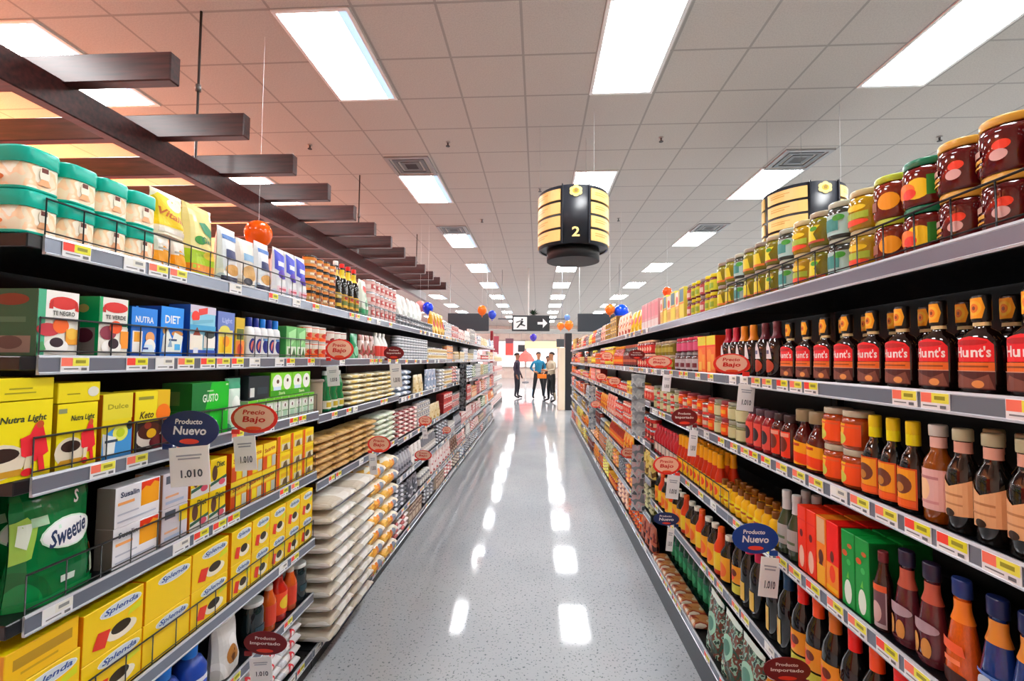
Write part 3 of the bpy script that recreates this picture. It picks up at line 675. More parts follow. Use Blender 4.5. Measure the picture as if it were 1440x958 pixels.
NTT = carton('sweetener_carton', .145, .165, .047, 'dccb1c', [('r', .35, .3, .75, .36, '9a8f1c'), ('e', .08, .5, .06, .28, 'd9d8cc'), ('r', .4, .5, .7, .56, '9a8f1c')])
NTT2 = carton('sweetener_carton', .098, .135, .047, 'dccb1c', [('r', .2, .4, .5, .46, '9a8f1c'), ('e', .82, .5, .14, .26, 'd9d8cc')])
row('L', 1.236, .80, .95, NUT, 'large yellow sweetener box with red dancer')
row('L', 1.236, .80, .95, NTT, 'flat yellow box on large yellow box', lift=.167)
row('L', 1.236, .955, 1.05, NUTB, 'smaller yellow dancer box', rows=2)
row('L', 1.236, .955, 1.055, NTT2, 'flat yellow box on smaller yellow box', lift=.152)
YB1 = carton('sweetener_carton', .080, .06, .165, 'e0cf2c', [('r', 0, .60, 1, 1, 'ddd044'), ('t', 'Dulce', .5, .8, .7, .08, 'a39a2a'), ('p', [(0, 0), (1, 0), (1, .45), (.5, .5), (0, .35)], '4f97cf'), ('e', .6, .38, .26, .13, 'dfe06a'), ('e', .6, .38, .15, .07, 'b8c62a'), ('p', [(.05, .05), (.4, .05), (.45, .32), (.0, .4)], 'e3e6e2'), ('e', .9, .48, .1, .07, '2a3024'), ('r', .08, .25, .5, .29, '2f3f50')], endcol='b5691c')
row('L', 1.236, 1.063, 1.145, YB1, 'yellow and blue dessert box', jit=3, rows=2)
YB2 = carton('sweetener_carton', .108, .07, .165, 'e2cf24', [('r', 0, .5, .62, 1, 'e6d62e'), ('r', .62, .55, 1, 1, 'd8b22a'), ('t', 'Keto', .32, .6, .4, .12, '4a3c1c', .3), ('r', .08, .86, .5, .91, '8f8a3a'), ('e', .8, .6, .22, .16, 'ee7a22'), ('r', 0, 0, 1, .48, '2a1c18'), ('e', .42, .24, .40, .2, 'e6ddd0'), ('e', .42, .32, .34, .14, '4a2418'), ('e', .46, .28, .14, .08, 'e8b42e'), ('e', .35, .42, .1, .06, '8a3a2a'), ('e', .7, .12, .3, .12, '5c1f26')], endcol='c8541c')
row('L', 1.236, 1.155, 1.27, YB2, 'yellow and brown dessert box with bowl', jit=4)
GRN = carton('sweetener_carton', .165, .10, .088, '129a2c', [('r', 0, 0, .5, 1, '0f6f36'), ('p', [(.35, 0), (1, 0), (1, 1), (.5, 1)], '14b02c'), ('t', 'GUSTO', .48, .42, .42, .3, 'dff2dc'), ('r', .38, .66, .55, .71, 'b8e0b4'), ('r', .9, .86, .97, .92, 'bfe8ba')], end=[('r', 0, 0, 1, 1, '1a6e28'), ('r', .25, .2, .6, .7, '5f8f48')], endcol='1a6e28', topcol='3fb24a')
row('L', 1.236, 1.350, 1.52, GRN, 'glossy green sweetener box', tiers=2)
K8 = pouch('sweetener_pouch', .078, .05, .185, P(['d8ece0', 'bfe0cc', '5aa884'], 9, .2), [('r', 0, .8, 1, 1, '3b9a76'), ('e', .5, .5, .3, .16, 'e8f4ea')])
row('L', 1.236, 1.53, 1.61, K8, 'pale green and white pouch', jit=3)
BLK = carton('tea_carton', .13, .09, .088, '1d2a30', [('r', .06, .1, .26, .5, 'd8dcd8'), ('r', .4, .2, .9, .5, '2f4048')], endcol='11181c')
LGR = carton('tea_carton', .155, .09, .098, '7dc832', [('r', 0, 0, 1, .25, '3f9a1c'), ('e', .28, .58, .22, .34, 'f0f2ea'), ('e', .76, .58, .2, .34, 'f0f2ea'), ('e', .3, .62, .06, .09, '5c3a2a'), ('e', .76, .66, .05, .08, '4a3026'), ('r', .1, .25, .45, .4, 'cfe2ec'), ('t', 'Stevia', .5, .12, .3, .14, 'd8f0b8')], endcol='4aa21e')
WGR = carton('tea_carton', .052, .07, .096, 'd8e2d2', [('r', 0, .8, 1, 1, '6cc030'), ('e', .5, .62, .3, .12, 'f0f0ea'), ('e', .5, .6, .1, .08, '5c3a2a'), ('r', .2, .08, .8, .35, 'a8c8b0'), ('r', .1, .36, .9, .4, '5f9a5a')], endcol='8fb884')
row('L', 1.236, 1.625, 1.76, BLK, 'black tea box on green cartons', lift=.10)
row('L', 1.236, 1.765, 2.10, LGR, 'bright green box with white cups', lift=.10)
row('L', 1.236, 1.625, 2.11, WGR, 'small white and green carton')

SWB = pouch('sweetener_pouch', .18, .10, .252, P(['0c6a38', '0a5c30', '128046'], 5, .16, bump=.25),
  [('p', [(.0, .38), (.14, .42), (.2, .68), (.12, .78), (0, .74)], '9cc25a'), ('p', [(.02, .55), (.1, .5), (.16, .72), (.04, .72)], 'dfeadc'), ('e', .58, .56, .37, .135, 'cfe8d8'), ('e', .58, .56, .35, .12, 'eef0f0'), ('t', 'Sweetie', .58, .56, .56, .15, '20365a', .25, .12), ('r', .45, .12, .62, .18, 'd6e6da'), ('p', [(.82, .25), (1, .32), (1, .12), (.84, .1)], 'b9c8b4'), ('e', .93, .32, .06, .05, 'c9542a'), ('t', 'S', .72, .85, .08, .12, 'd9e6dc', .3), ('r', .14, .68, .32, .76, '9ab89a'), ('r', 0, .0, 1, .06, '0e7a40')])
row('L', .945, .905, 1.09, SWB, 'big green foil sweetener bag', rows=2, jit=3)
WHB = carton('sweetener_carton', .138, .05, .104, 'e8e8ec', [('r', .55, .35, .97, .92, 'eaa01c'), ('p', [(.55, .75), (.65, .85), (.75, .80), (.85, .92), (.97, .85), (.97, .97), (.55, .97)], 'd43c1e'), ('t', 'Susalin', .3, .8, .4, .14, '2c3a56'), ('r', .05, .55, .4, .62, 'e8a86a'), ('r', .05, .30, .5, .34, 'b9bcc8'), ('r', .05, .12, .9, .16, 'b4b8c6')], end=[('r', 0, 0, 1, 1, '77706c')], endcol='77706c')
row('L', .945, 1.105, 1.25, WHB, 'white box with orange picture', tiers=2)
GRB = carton('sweetener_carton', .095, .09, .103, 'cfcad0', [('r', .1, .7, .5, .92, '555a66'), ('r', .1, .3, .6, .36, 'dca884'), ('r', .65, .5, .97, .95, 'e2c71e'), ('r', .1, .12, .8, .2, 'a9b6cc')], endcol='c08a66')
row('L', .945, 1.255, 1.355, GRB, 'grey and white box', tiers=2)
YL4 = carton('sweetener_carton', .078, .09, .103, 'e6c81a', [('r', .0, .0, 1, .3, 'dcdcd6'), ('p', [(0, .25), (1, .4), (1, .3), (0, .15)], '2a5a44'), ('e', .25, .55, .16, .25, '5a3a2a'), ('t', 'Diet', .6, .8, .5, .2, '3f4a2c'), ('e', .7, .2, .2, .1, 'c8566a')], endcol='cf6a1c')
row('L', .945, 1.36, 1.53, YL4, 'yellow diet box with dark figure', tiers=2)
OR4 = carton('sweetener_carton', .088, .09, .103, 'e8a81c', [('r', 0, .55, 1, 1, 'e9cf3c'), ('t', 'Sacarina', .5, .75, .8, .16, 'a8341c', 0, .1), ('r', 0, 0, .28, .5, 'c8541a'), ('r', .3, .05, .6, .48, 'e6d22c'), ('r', .66, .05, .95, .48, 'b8bcae')], end=[('r', 0, 0, 1, 1, 'c2541a')], endcol='c2541a')
row('L', .945, 1.545, 1.82, OR4, 'orange and yellow saccharin box', tiers=2)
OR5 = carton('sweetener_carton', .098, .09, .072, 'e9cc1c', [('r', 0, 0, .2, 1, 'cf5a16'), ('r', .3, .1, .95, .5, 'd8d0b8'), ('p', [(.4, .1), (.8, .1), (.7, .5), (.5, .4)], '6a5a34'), ('r', .3, .6, .9, .8, 'dfb22a')], endcol='cf6a16')
row('L', .945, 1.825, 2.13, OR5, 'yellow and white low box', tiers=3)

def splenda(w, cup=True):
    a = [('e', .60, .80, .36, .135, 'f2f2f0'), ('e', .60, .80, .345, .12, 'cfd8dc'), ('t', 'Splenda', .60, .80, .58, .15, '2a4a8a', .25)]
    if cup: a += [('e', .62, .28, .26, .16, 'ece3cc'), ('e', .60, .36, .17, .12, '2f2410'), ('p', [(.14, .20), (.34, .12), (.42, .45), (.22, .5)], 'cf3a24'), ('p', [(.7, .5), (.95, .55), (.95, .7), (.75, .64)], 'cfd22c')]
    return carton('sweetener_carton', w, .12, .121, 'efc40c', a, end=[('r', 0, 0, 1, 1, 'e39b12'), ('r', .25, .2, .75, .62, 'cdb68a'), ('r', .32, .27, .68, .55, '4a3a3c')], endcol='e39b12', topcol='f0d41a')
SP1, SP2, SP3 = splenda(.166), splenda(.112), splenda(.166, False)
row('L', .625, .868, 1.035, SP1, 'yellow cup box between flat boxes', tiers=1, rows=2, lift=.056)
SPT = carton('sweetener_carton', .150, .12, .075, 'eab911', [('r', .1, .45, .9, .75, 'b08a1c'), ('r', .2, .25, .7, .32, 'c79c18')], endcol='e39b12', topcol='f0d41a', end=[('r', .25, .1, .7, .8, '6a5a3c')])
row('L', .625, .878, 1.035, SPT, 'flat orange-yellow box atop stack', lift=.179)
SPU = carton('sweetener_carton', .160, .12, .054, 'eab911', [('r', .1, .3, .6, .6, 'c79c18')], endcol='e39b12', topcol='f0d41a')
row('L', .625, .870, 1.035, SPU, 'low yellow box at stack bottom', rows=2)
row('L', .625, 1.038, 1.555, [SP1, SP3, SP1], ['yellow sweetener box with coffee cup', 'plain yellow sweetener box', 'yellow sweetener box with coffee cup'], tiers=2, gap=.004)
row('L', .625, 1.56, 2.13, SP2, 'narrow yellow sweetener box', tiers=2, gap=.003)

# sixth shelf: bottles, jars and bags
JUG = bottle('water_jug', [(.045, 0), (.05, .008), (.05, .11), (.035, .14), (.02, .15), (.02, .18)], '24489a', '2c7fd8', 'e6e6ec', (.1, .5), [('e', .5, .5, .3, .3, '3a58b8')], capz=.150, glass=False)
row('L', .364, 1.18, 1.52, JUG, 'blue and white jug with blue cap', gap=.006)
SUG = pouch('sugar_bag', .125, .09, .185, P(['d9d8d4', 'e6e5e2', 'cfcdc8'], 5, .35), [('e', .5, .35, .2, .18, 'b07a3a'), ('p', [(.45, .3), (.6, .5), (.55, .15)], '6a3f1c')])
row('L', .364, 1.53, 1.70, SUG, 'white sugar bag with brown print', jit=3)
JR1 = jar('coffee_jar', .042, .165, '17262a', 'd8dad6', None, [('r', .2, .3, .8, .6, '28404a')])
JR2 = bottle('sauce_bottle', [(.026, 0), (.030, .005), (.030, .12), (.018, .15), (.014, .18)], 'd8662a', 'e6dccb', 'c9442a', (.15, .6))
JR3 = bottle('sauce_bottle', [(.034, 0), (.038, .005), (.038, .13), (.02, .16), (.016, .20)], 'c8281c', '8c1a18', 'e8542a', (.15, .6), [('e', .5, .5, .3, .3, 'f0c83c')])
row('L', .364, 1.715, 2.12, [JR1, JR2, JR3, JR2, JR1], ['dark coffee jar with white lid', 'orange sauce bottle with cream cap', 'bright red bottle', 'orange sauce bottle with cream cap', 'dark coffee jar with white lid'], gap=.012)
RCB = sack('sugar_bag', .15, .16, .05, P(['e6e5e6', 'f0efee', 'd4d6dc'], 8, .3), [('e', .5, .5, .12, .4, 'cf3a44'), ('e', .5, .5, .07, .25, 'f0dcdc')])
row('L', .088, 1.45, 2.13, RCB, 'white bag with red ring mark', tiers=4, jit=3)
row('L', .088, .90, 1.44, JUG, 'blue and white jug with blue cap', gap=.01)

# ------------------------------------------------------------------ second bay: pastas, sugar, rice sacks
CYL = bottle('salt_canister', [(.040, 0), (.041, .004), (.041, .165), (.040, .17)], 'a39684', '8e8378', None, glass=False, capz=.160)
row('L', 1.215, 2.155, 2.245, CYL, 'tan cardboard canister', gap=.0)
GBT = bottle('oil_bottle', [(.028, 0), (.033, .006), (.035, .07), (.026, .1), (.030, .14), (.018, .17), (.013, .19), (.013, .21)], '0e7a44', 'e8ece8', 'd6dccd', (.08, .28), [('r', .2, .2, .8, .8, 'b8a43c')])
row('L', 1.215, 2.26, 2.52, GBT, 'green oil bottle with white cap', gap=.006)
BEI = sack('pasta_pack', .205, .13, .031, P(['e2d9bd', 'ece5cf', 'd6c99c', 'e9e9dd'], 9, .3), [('r', .1, .2, .5, .7, 'd8c070'), ('r', .6, .3, .9, .6, 'c9b88a')])
row('L', 1.215, 2.535, 3.405, BEI, 'flat beige pasta pack', tiers=6, jit=4)
BRW = sack('brown_sugar_bag', .20, .14, .034, P(['b8935c', 'c7a468', 'a07a48', 'd0b07a'], 10, .4), [('r', .1, .3, .9, .7, 'c4a06a')])
row('L', .885, 2.16, 2.99, BRW, 'flat brown sugar bag', tiers=6, jit=5)
WHS = sack('rice_sack', .19, .14, .036, P(['dfe4d6', 'e9ece2', 'c9d2bf'], 9, .35), [('r', .1, .3, .6, .7, 'c8d2b8')])
row('L', .885, 3.0, 3.41, WHS, 'flat pale green rice bag', tiers=6, jit=5)
BIG = sack('rice_sack', .285, .36, .070, P(['ddd8ce', 'eae7e0', 'cfc6b6'], 6, .4), [('r', .0, .12, 1, .42, '5a6482'), ('r', .1, .45, .35, .7, 'c9c4ba')])
row('L', .088, 2.165, 2.75, BIG, 'large white rice sack', tiers=10, gap=.006, front=.075, jit=1.5, lift=.004)
YWS = sack('rice_sack', .27, .34, .10, P(['e6dcc6', 'f0ead8', 'e3b65a', 'f2efe4'], 9, .35), [('e', .3, .5, .14, .34, 'e2a63c'), ('e', .65, .5, .16, .3, '8d98a8'), ('r', .42, .2, .55, .8, 'd8803a')])
row('L', .088, 2.765, 3.40, YWS, 'plump white and yellow sack', tiers=7, gap=.01, front=.04, jit=2, lift=.004)

# ------------------------------------------------------------------ sauce side, first bays
def redjar(body, lid, c1, c2, c3):
    return jar('sauce_jar', .0405, .100, body, lid, None, [('e', .72, .66, .12, .16, c1), ('e', .68, .36, .12, .18, c2), ('r', .08, .30, .44, .42, c3), ('r', .08, .50, .40, .70, 'a88a80'), ('r', .08, .14, .44, .2, c3)], seg=20)
RJ1 = redjar('5a1016', 'c9a24a', 'e8462a', 'd8b4b0', 'c9a23a')
RJ2 = jar('sauce_jar', .0405, .100, '6a1614', '0f6e50', None, [('e', .7, .45, .24, .4, 'e8c41c'), ('e', .45, .45, .22, .3, 'ee7a24'), ('e', .55, .3, .14, .2, 'd83a1e'), ('r', .86, .15, 1, .9, '2f7a2a')], seg=20)
RJ3 = jar('sauce_jar', .0405, .100, '7a2a18', 'a8b83a', None, [('e', .75, .5, .22, .36, 'f0a01c'), ('r', .1, .2, .5, .6, '8a4a30')], seg=20)
RJ4 = jar('sauce_jar', .0405, .100, 'b89a1c', 'b5ad84', None, [('r', .1, .3, .9, .6, '9fb83a'), ('e', .5, .15, .4, .14, 'dd4a22'), ('e', .6, .8, .25, .14, 'e8cf2a')], seg=18)
RJ5 = jar('sauce_jar', .0405, .100, '3a3f3a', 'a9b3a4', 'a8ccca', [('r', .25, .2, .75, .8, '2f8a86'), ('e', .75, .8, .15, .15, '3f9a3a')], seg=18)
RJ6 = jar('sauce_jar', .0405, .100, '7a7a24', 'a39c84', None, [('p', [(.3, .1), (.7, .1), (.6, .5), (.8, .9), (.4, .9)], 'd6d022'), ('e', .6, .75, .12, .12, '3f9a2a'), ('r', .1, .02, .9, .14, 'b04a2a')], seg=18)
RJ7 = jar('sauce_jar', .0405, .100, '8a8a28', '8e887c', None, [('p', [(.2, .1), (.8, .1), (.7, .9), (.35, .9)], 'd3c82a'), ('r', .1, .05, .9, .2, 'cf7a2a')], seg=16, multi=False)
LKJ = ['dark red jar with gold lid', 'red and yellow jar, green lid', 'reddish jar with lime lid', 'yellow jar with greyish lid', 'jar with teal label', 'yellow-green jar with pear print', 'small-print yellow jar']
row('R', 1.73, .529, .951, RJ1, LKJ[0], tiers=2)
row('R', 1.73, .951, 1.035, RJ2, LKJ[1], tiers=2)
row('R', 1.73, 1.035, 1.12, RJ3, LKJ[2], tiers=2)
row('R', 1.73, 1.12, 2.05, [RJ4, RJ5, RJ6, RJ4, RJ5, RJ6, RJ7, RJ7, RJ5, RJ7, RJ7], [LKJ[3], LKJ[4], LKJ[5], LKJ[3], LKJ[4], LKJ[5], LKJ[6], LKJ[6], LKJ[4], LKJ[6], LKJ[6]], tiers=2)
SJ1 = jar('sauce_jar', .03, .085, '6a2226', 'd2c62a', 'c9c83a', [('r', .2, .2, .8, .7, '8aa83a')], seg=12, multi=False)
SJ2 = jar('sauce_jar', .03, .085, '6a2a2c', '8a8480', 'b04a4a', [('r', .2, .2, .8, .7, 'd8c8bc')], seg=12, multi=False)
row('R', 1.73, 2.06, 2.45, [SJ1, SJ1, SJ2], ['small maroon jar with yellow lid', 'small maroon jar with yellow lid', 'small maroon jar with grey lid'], tiers=2)
SJ3 = carton('spice_carton', .085, .06, .175, 'd8cf5a', [('r', .1, .55, .9, .95, '4a7a88'), ('r', .1, .1, .9, .45, 'e6d23a'), ('r', 0, .48, 1, .52, 'e9822a')])
SJ4 = carton('spice_carton', .07, .06, .16, 'dcb85a', [('r', 0, .5, 1, 1, 'e8e0d2'), ('e', .5, .7, .3, .15, 'd8542a'), ('r', .1, .1, .9, .4, 'c9a02a')])
row('R', 1.73, 2.46, 2.98, [SJ3, SJ4, SJ3, SJ4], ['green and yellow spice box', 'cream and gold spice box', 'green and yellow spice box', 'cream and gold spice box'], jit=3)
SJ5 = carton('spice_carton', .09, .08, .185, 'd9a0a4', [('r', 0, 0, 1, .3, 'e6dcd8'), ('r', .1, .4, .9, .9, 'd8828c')], topcol='3a2f2c', endcol='c89098')
row('R', 1.73, 2.99, 3.5, SJ5, 'tall pink box', jit=2)

# barbecue sauce bottles
HPR = [(.030, 0), (.0355, .004), (.037, .02), (.037, .075), (.035, .098), (.026, .112), (.0135, .120), (.0125, .132), (.0135, .134), (.0135, .178)]
HUN = bottle('barbecue_sauce_bottle', HPR, '1a0806', '0c0a0a', None, (.03, .60),
   [('p', [(.08, .52), (.92, .52), (.92, .82), (.8, .92), (.5, .985), (.2, .92), (.08, .82)], 'd8202a'), ('t', "Hunt's", .53, .70, .66, .2, 'f6e4e0'), ('e', .5, .87, .3, .05, 'b0161c'), ('r', .08, .36, .92, .51, 'd8702a'), ('r', .2, .42, .8, .45, '8a4418'), ('r', .08, .03, .92, .35, '4a1c1a'), ('p', [(.1, .05), (.9, .05), (.8, .3), (.55, .2), (.3, .3)], '7a4a3e'), ('e', .62, .12, .1, .07, 'd8945a'), ('r', .08, .345, .92, .36, 'cf9a88')],
   sx=.62, sy=1.0, seg=24, capz=.133, pw=.8, neck=(.124, .131, 'c9b98a'))
capart = MB()
f_ = roundmap(.0158, .138, .176, 2.1, .8, 1.0)
capart.art([('p', [(.0, .0), (.85, .0), (1, .5), (.85, 1), (.0, 1)], 'e8a01c'), ('e', .5, .5, .34, .36, 'f2b83a'), ('e', .5, .5, .2, .22, 'd8781c'), ('e', .5, .5, .08, .1, '7a3a14')], f_, nu=8)
HUN.me.append(('cap_sticker', capart.mesh('cap_sticker')))
row('R', 1.444, .565, 1.535, HUN, 'barbecue sauce bottle with red label', gap=.0155, inset=.02, rows=2, jit=1)
DKB = bottle('steak_sauce_bottle', [(.028, 0), (.033, .006), (.033, .10), (.026, .13), (.012, .15), (.0115, .19)], '1c0c0e', '5c2c34', None, (.08, .66), [('p', [(.3, .45), (.7, .45), (.62, .8), (.5, 1), (.38, .8)], 'e2dfe2'), ('e', .5, .22, .28, .2, 'a8442e'), ('r', .42, .6, .58, .72, '6a6a8a')], neck=(.135, .188, '5e2a34'))
row('R', 1.444, 1.55, 1.705, DKB, 'dark steak sauce with maroon neck', gap=.012, rows=1)
DK2 = bottle('hot_sauce_bottle', [(.028, 0), (.031, .006), (.031, .10), (.024, .13), (.012, .15), (.0115, .19)], '1c0c0e', 'd88a2c', None, (.08, .66), [('p', [(.3, .45), (.7, .45), (.62, .8), (.5, 1), (.38, .8)], 'e2dfe2'), ('e', .5, .22, .28, .2, 'c8542e')], neck=(.135, .188, 'd8882c'))
DK3 = bottle('hot_sauce_bottle', [(.028, 0), (.031, .006), (.031, .10), (.024, .13), (.012, .15), (.0115, .19)], '1c0c0e', 'a82238', None, (.08, .66), [('p', [(.3, .45), (.7, .45), (.62, .8), (.5, 1), (.38, .8)], 'e2dfe2'), ('e', .5, .22, .28, .2, 'c8542e')], neck=(.135, .188, 'b02440'))
row('R', 1.444, 1.715, 2.03, [DK2, DK2, DK3, DK3], ['sauce bottle with orange neck', 'sauce bottle with orange neck', 'sauce bottle with crimson neck', 'sauce bottle with crimson neck'], gap=.012)
OYP = carton('seasoning_carton', .105, .08, .172, 'ee6a1c', [('r', 0, .74, 1, 1, 'd8cc1e'), ('r', 0, .70, 1, .75, 'e23c1c'), ('e', .35, .45, .25, .2, 'f08a2c'), ('r', .15, .05, .5, .3, 'efc060'), ('r', .6, .1, .9, .5, 'f29a3a')], endcol='d03c1a')
row('R', 1.444, 2.04, 2.27, OYP, 'orange and yellow seasoning box', gap=.006)
MJ1 = jar('sauce_jar', .042, .10, '4a1a1e', '8e8c90', 'b9b4b8', [('r', .2, .2, .8, .6, '6a2a34')], seg=14, multi=False)
MJ2 = jar('sauce_jar', .036, .078, '7a1c34', 'c9405a', 'c8587a', [], seg=14, multi=False)
row('R', 1.444, 2.29, 2.7, MJ1, 'maroon jar with grey label', gap=.012)
row('R', 1.444, 2.28, 2.7, MJ2, 'small crimson jar stacked on top', gap=.02, lift=.102)
OLJ = jar('olive_jar', .036, .088, '8a7a1c', 'b5a48c', None, [('r', .1, .2, .9, .8, 'a89a3a')], seg=14, multi=False)
row('R', 1.444, 2.71, 3.15, OLJ, 'olive-coloured jar', tiers=2, gap=.006)

# third shelf
MPR = [(.022, 0), (.0255, .005), (.0255, .110), (.0235, .122), (.014, .14), (.012, .152), (.012, .172), (.0135, .173), (.0135, .192)]
MPI = bottle('dressing_bottle', MPR, '8a4a0c', 'b8b4ac', 'd8b0ac', (.14, .56), [('e', .4, .5, .2, .3, 'e8c49c'), ('r', .2, .75, .8, .82, 'b07a7c'), ('r', .3, .15, .8, .22, 'c89090')], neck=(.150, .171, 'd8b0a4'), capz=.173)
MDK = bottle('dressing_bottle', MPR, '14100e', 'a8a488', None, (.14, .58), [('p', [(.0, .0), (1, .1), (1, .9), (.5, .7), (.0, 1)], 'd3a67c'), ('r', .2, .5, .8, .55, 'a8764e'), ('r', .15, .3, .8, .34, 'b07e58'), ('e', .5, .12, .13, .09, '2a1a10')], neck=(.150, .171, 'cf9f8e'), capz=.173)
row('R', 1.178, .60, .935, MDK, 'dark dressing bottle with tan label', gap=.006, jit=4, rows=2)
row('R', 1.178, .938, .99, MPI, 'amber dressing bottle with pink label', gap=.0, rows=1)
YCB = bottle('soy_sauce_bottle', [(.024, 0), (.027, .005), (.027, .09), (.020, .12), (.012, .135), (.0115, .19)], '0c0b0c', 'd3b81c', None, (.05, .50), [('r', .1, .0, .9, 1, 'c8501c'), ('r', .14, .22, .86, .96, 'e09a2a'), ('e', .5, .58, .28, .24, '6a3a2a'), ('e', .45, .5, .14, .12, 'b8803c'), ('r', .14, .05, .86, .2, 'e0642a')], neck=(.142, .188, 'd8cc1e'), capz=.165)
row('R', 1.178, 1.0, 1.165, YCB, 'black bottle with yellow neck', gap=.001)
ORJ = jar('salsa_jar', .0365, .098, 'a8481c', 'b5ad9a', None, [('r', .05, .0, .95, 1, 'e8b42a'), ('p', [(.4, 0), (.95, 0), (.95, 1), (.55, 1)], 'e8541c'), ('e', .35, .3, .22, .28, 'c9c85a'), ('r', .1, .82, .9, .9, 'd8643a')], seg=16)
row('R', 1.178, 1.17, 1.325, ORJ, 'orange salsa jar with pale lid', tiers=2)
WDB = bottle('hot_sauce_bottle', [(.026, 0), (.030, .005), (.030, .085), (.024, .105), (.013, .125), (.012, .14), (.019, .142), (.021, .165), (.015, .172)], '5c1410', '8c7c60', None, (.06, .52), [('p', [(.0, .0), (1, 0), (1, .8), (.0, 1)], 'e8a61c'), ('p', [(.0, .2), (1, 0), (1, .4), (.0, .55)], 'e0461c'), ('r', .2, .7, .7, .8, 'b8421c')], capz=.14)
row('R', 1.178, 1.33, 1.46, WDB, 'hot sauce with wooden cap', gap=.006)
SQ1 = bottle('ketchup_bottle', [(.026, 0), (.029, .005), (.027, .06), (.029, .10), (.018, .125), (.010, .135), (.010, .145)], '4a1410', '3a2a2c', None, (.1, .66), [('r', .15, .0, .85, 1, 'd8381c'), ('e', .5, .5, .24, .3, '6a2a20'), ('r', .2, .8, .8, .95, 'e8a08c')])
SQ2 = bottle('ketchup_bottle', [(.026, 0), (.029, .005), (.027, .06), (.029, .10), (.018, .125), (.010, .135), (.010, .145)], 'a01c24', '56404a', None, (.1, .66), [('r', .15, .0, .85, 1, 'd8544a'), ('e', .5, .5, .24, .3, '34242a')])
row('R', 1.178, 1.47, 1.79, [SQ1, SQ1, SQ2, SQ2, SQ2], ['dark red squeeze bottle', 'dark red squeeze bottle', 'bright red squeeze bottle', 'bright red squeeze bottle', 'bright red squeeze bottle'], gap=.004)
SC1 = can('canned_food', .034, .06, 'c8342c', 'b8a48e', lid='c2bcb2', art=[('r', .2, .3, .8, .7, 'd8c0aa')])
SC2 = jar('sauce_jar', .034, .075, '7a7a4a', '9a988a', 'c8c49a', [], seg=12, multi=False)
SC3 = jar('sauce_jar', .034, .075, 'c8461c', '8e3a40', 'e8561c', [('r', .2, .3, .8, .7, 'e8a23a')], seg=12, multi=False)
row('R', 1.178, 1.80, 2.08, [SC2, SC2, SC3], ['grey-green sauce jar', 'grey-green sauce jar', 'orange sauce jar, red lid'], tiers=2, gap=.005)
row('R', 1.178, 2.09, 2.6, [SC3, SC1, SC3, SC1], ['orange sauce jar, red lid', 'small red can', 'orange sauce jar, red lid', 'small red can'], tiers=2, gap=.005)
row('R', 1.178, 2.61, 3.15, [SC2, SC1], ['grey-green sauce jar', 'small red can'], tiers=2, gap=.008)

# fourth shelf
DPR = [(.025, 0), (.030, .006), (.031, .03), (.028, .07), (.019, .125), (.013, .145), (.013, .17), (.0145, .171), (.0145, .20)]
def dress(body, cap, neck, art): return bottle('salad_dressing_bottle', DPR, body, cap, None, (.05, .52), art, neck=(.125, .165, neck), capz=.171, sx=.8)
DR1 = dress('1c3a7a', '16204a', 'c8843a', [('e', .5, .35, .3, .25, 'b8c0cc'), ('r', .2, .6, .8, .66, '5a7ab8')])
DR2 = dress('d8641c', '23346a', 'e08030', [('p', [(.2, .65), (.8, .6), (.75, .8), (.25, .85)], 'f0663c'), ('r', .3, .4, .7, .5, 'f0845a'), ('e', .5, .12, .42, .14, '3a1810')])
DR3 = dress('5c2430', '2a2238', 'b05a48', [('e', .5, .72, .4, .13, 'a89098'), ('e', .3, .3, .12, .22, 'c8924e'), ('e', .6, .28, .12, .22, 'c08848'), ('r', .15, .05, .85, .1, '4a161e')])
row('R', .88, .828, .89, DR1, 'blue dressing bottle', jit=3, inset=.018)
row('R', .88, .895, .957, DR2, 'orange dressing bottle', jit=3, inset=.018)
row('R', .88, .962, 1.09, DR3, 'purple-brown dressing bottle with almonds', gap=.0, jit=3, inset=.018)
row('R', .88, .58, .825, DR1, 'blue dressing bottle', jit=3, inset=.018)
SWP = bottle('vinegar_bottle', [(.015, 0), (.0175, .004), (.0175, .11), (.010, .14), (.009, .175)], '3a1a16', '6a2a30', None, (.05, .6), [('r', .05, 0, .95, 1, 'b8aab0'), ('r', .1, .1, .9, .9, '6a4a52'), ('e', .5, .35, .25, .25, 'c8a8a4'), ('r', .05, .85, .95, 1, 'd8643a')])
row('R', .88, 1.092, 1.128, SWP, 'slim vinegar bottle with framed label', gap=0)
GRK = carton('pasta_carton', .047, .07, .188, '0f8a3a', [('e', .5, .2, .28, .16, 'dfe8dc'), ('p', [(.4, .38), (.6, .38), (.55, .48)], '6ab84a'), ('e', .3, .7, .2, .04, 'c8542a'), ('e', .6, .6, .15, .04, '3fae5a'), ('e', .7, .82, .18, .03, 'b8602c')], endcol='0f6a30')
row('R', .88, 1.13, 1.235, GRK, 'green pasta box with white leaf', gap=.003, rows=2)
RK1 = carton('pasta_carton', .042, .07, .188, 'f03a1c', [('r', 0, .78, 1, .80, 'd8281a'), ('e', .5, .22, .3, .17, 'e8b8a4'), ('e', .5, .58, .18, .06, '6a1c1a')], endcol='d83a1c')
RK2 = carton('pasta_carton', .042, .07, .188, 'e8822a', [('r', .1, .62, .9, .98, 'dcb28a'), ('e', .5, .42, .25, .1, '5a2a1a'), ('r', .1, .02, .9, .3, 'e8a81c'), ('p', [(.3, .3), (.7, .3), (.5, .45)], '4a1a14')], endcol='d0601c')
RK3 = carton('pasta_carton', .048, .07, .188, 'e8241c', [('r', 0, 0, 1, .42, 'ee8a1c'), ('e', .5, .28, .25, .12, 'e8421c'), ('e', .5, .52, .16, .08, '6a2a1c'), ('r', 0, .04, .98, .1, 'f0b01c')], endcol='c8201a')
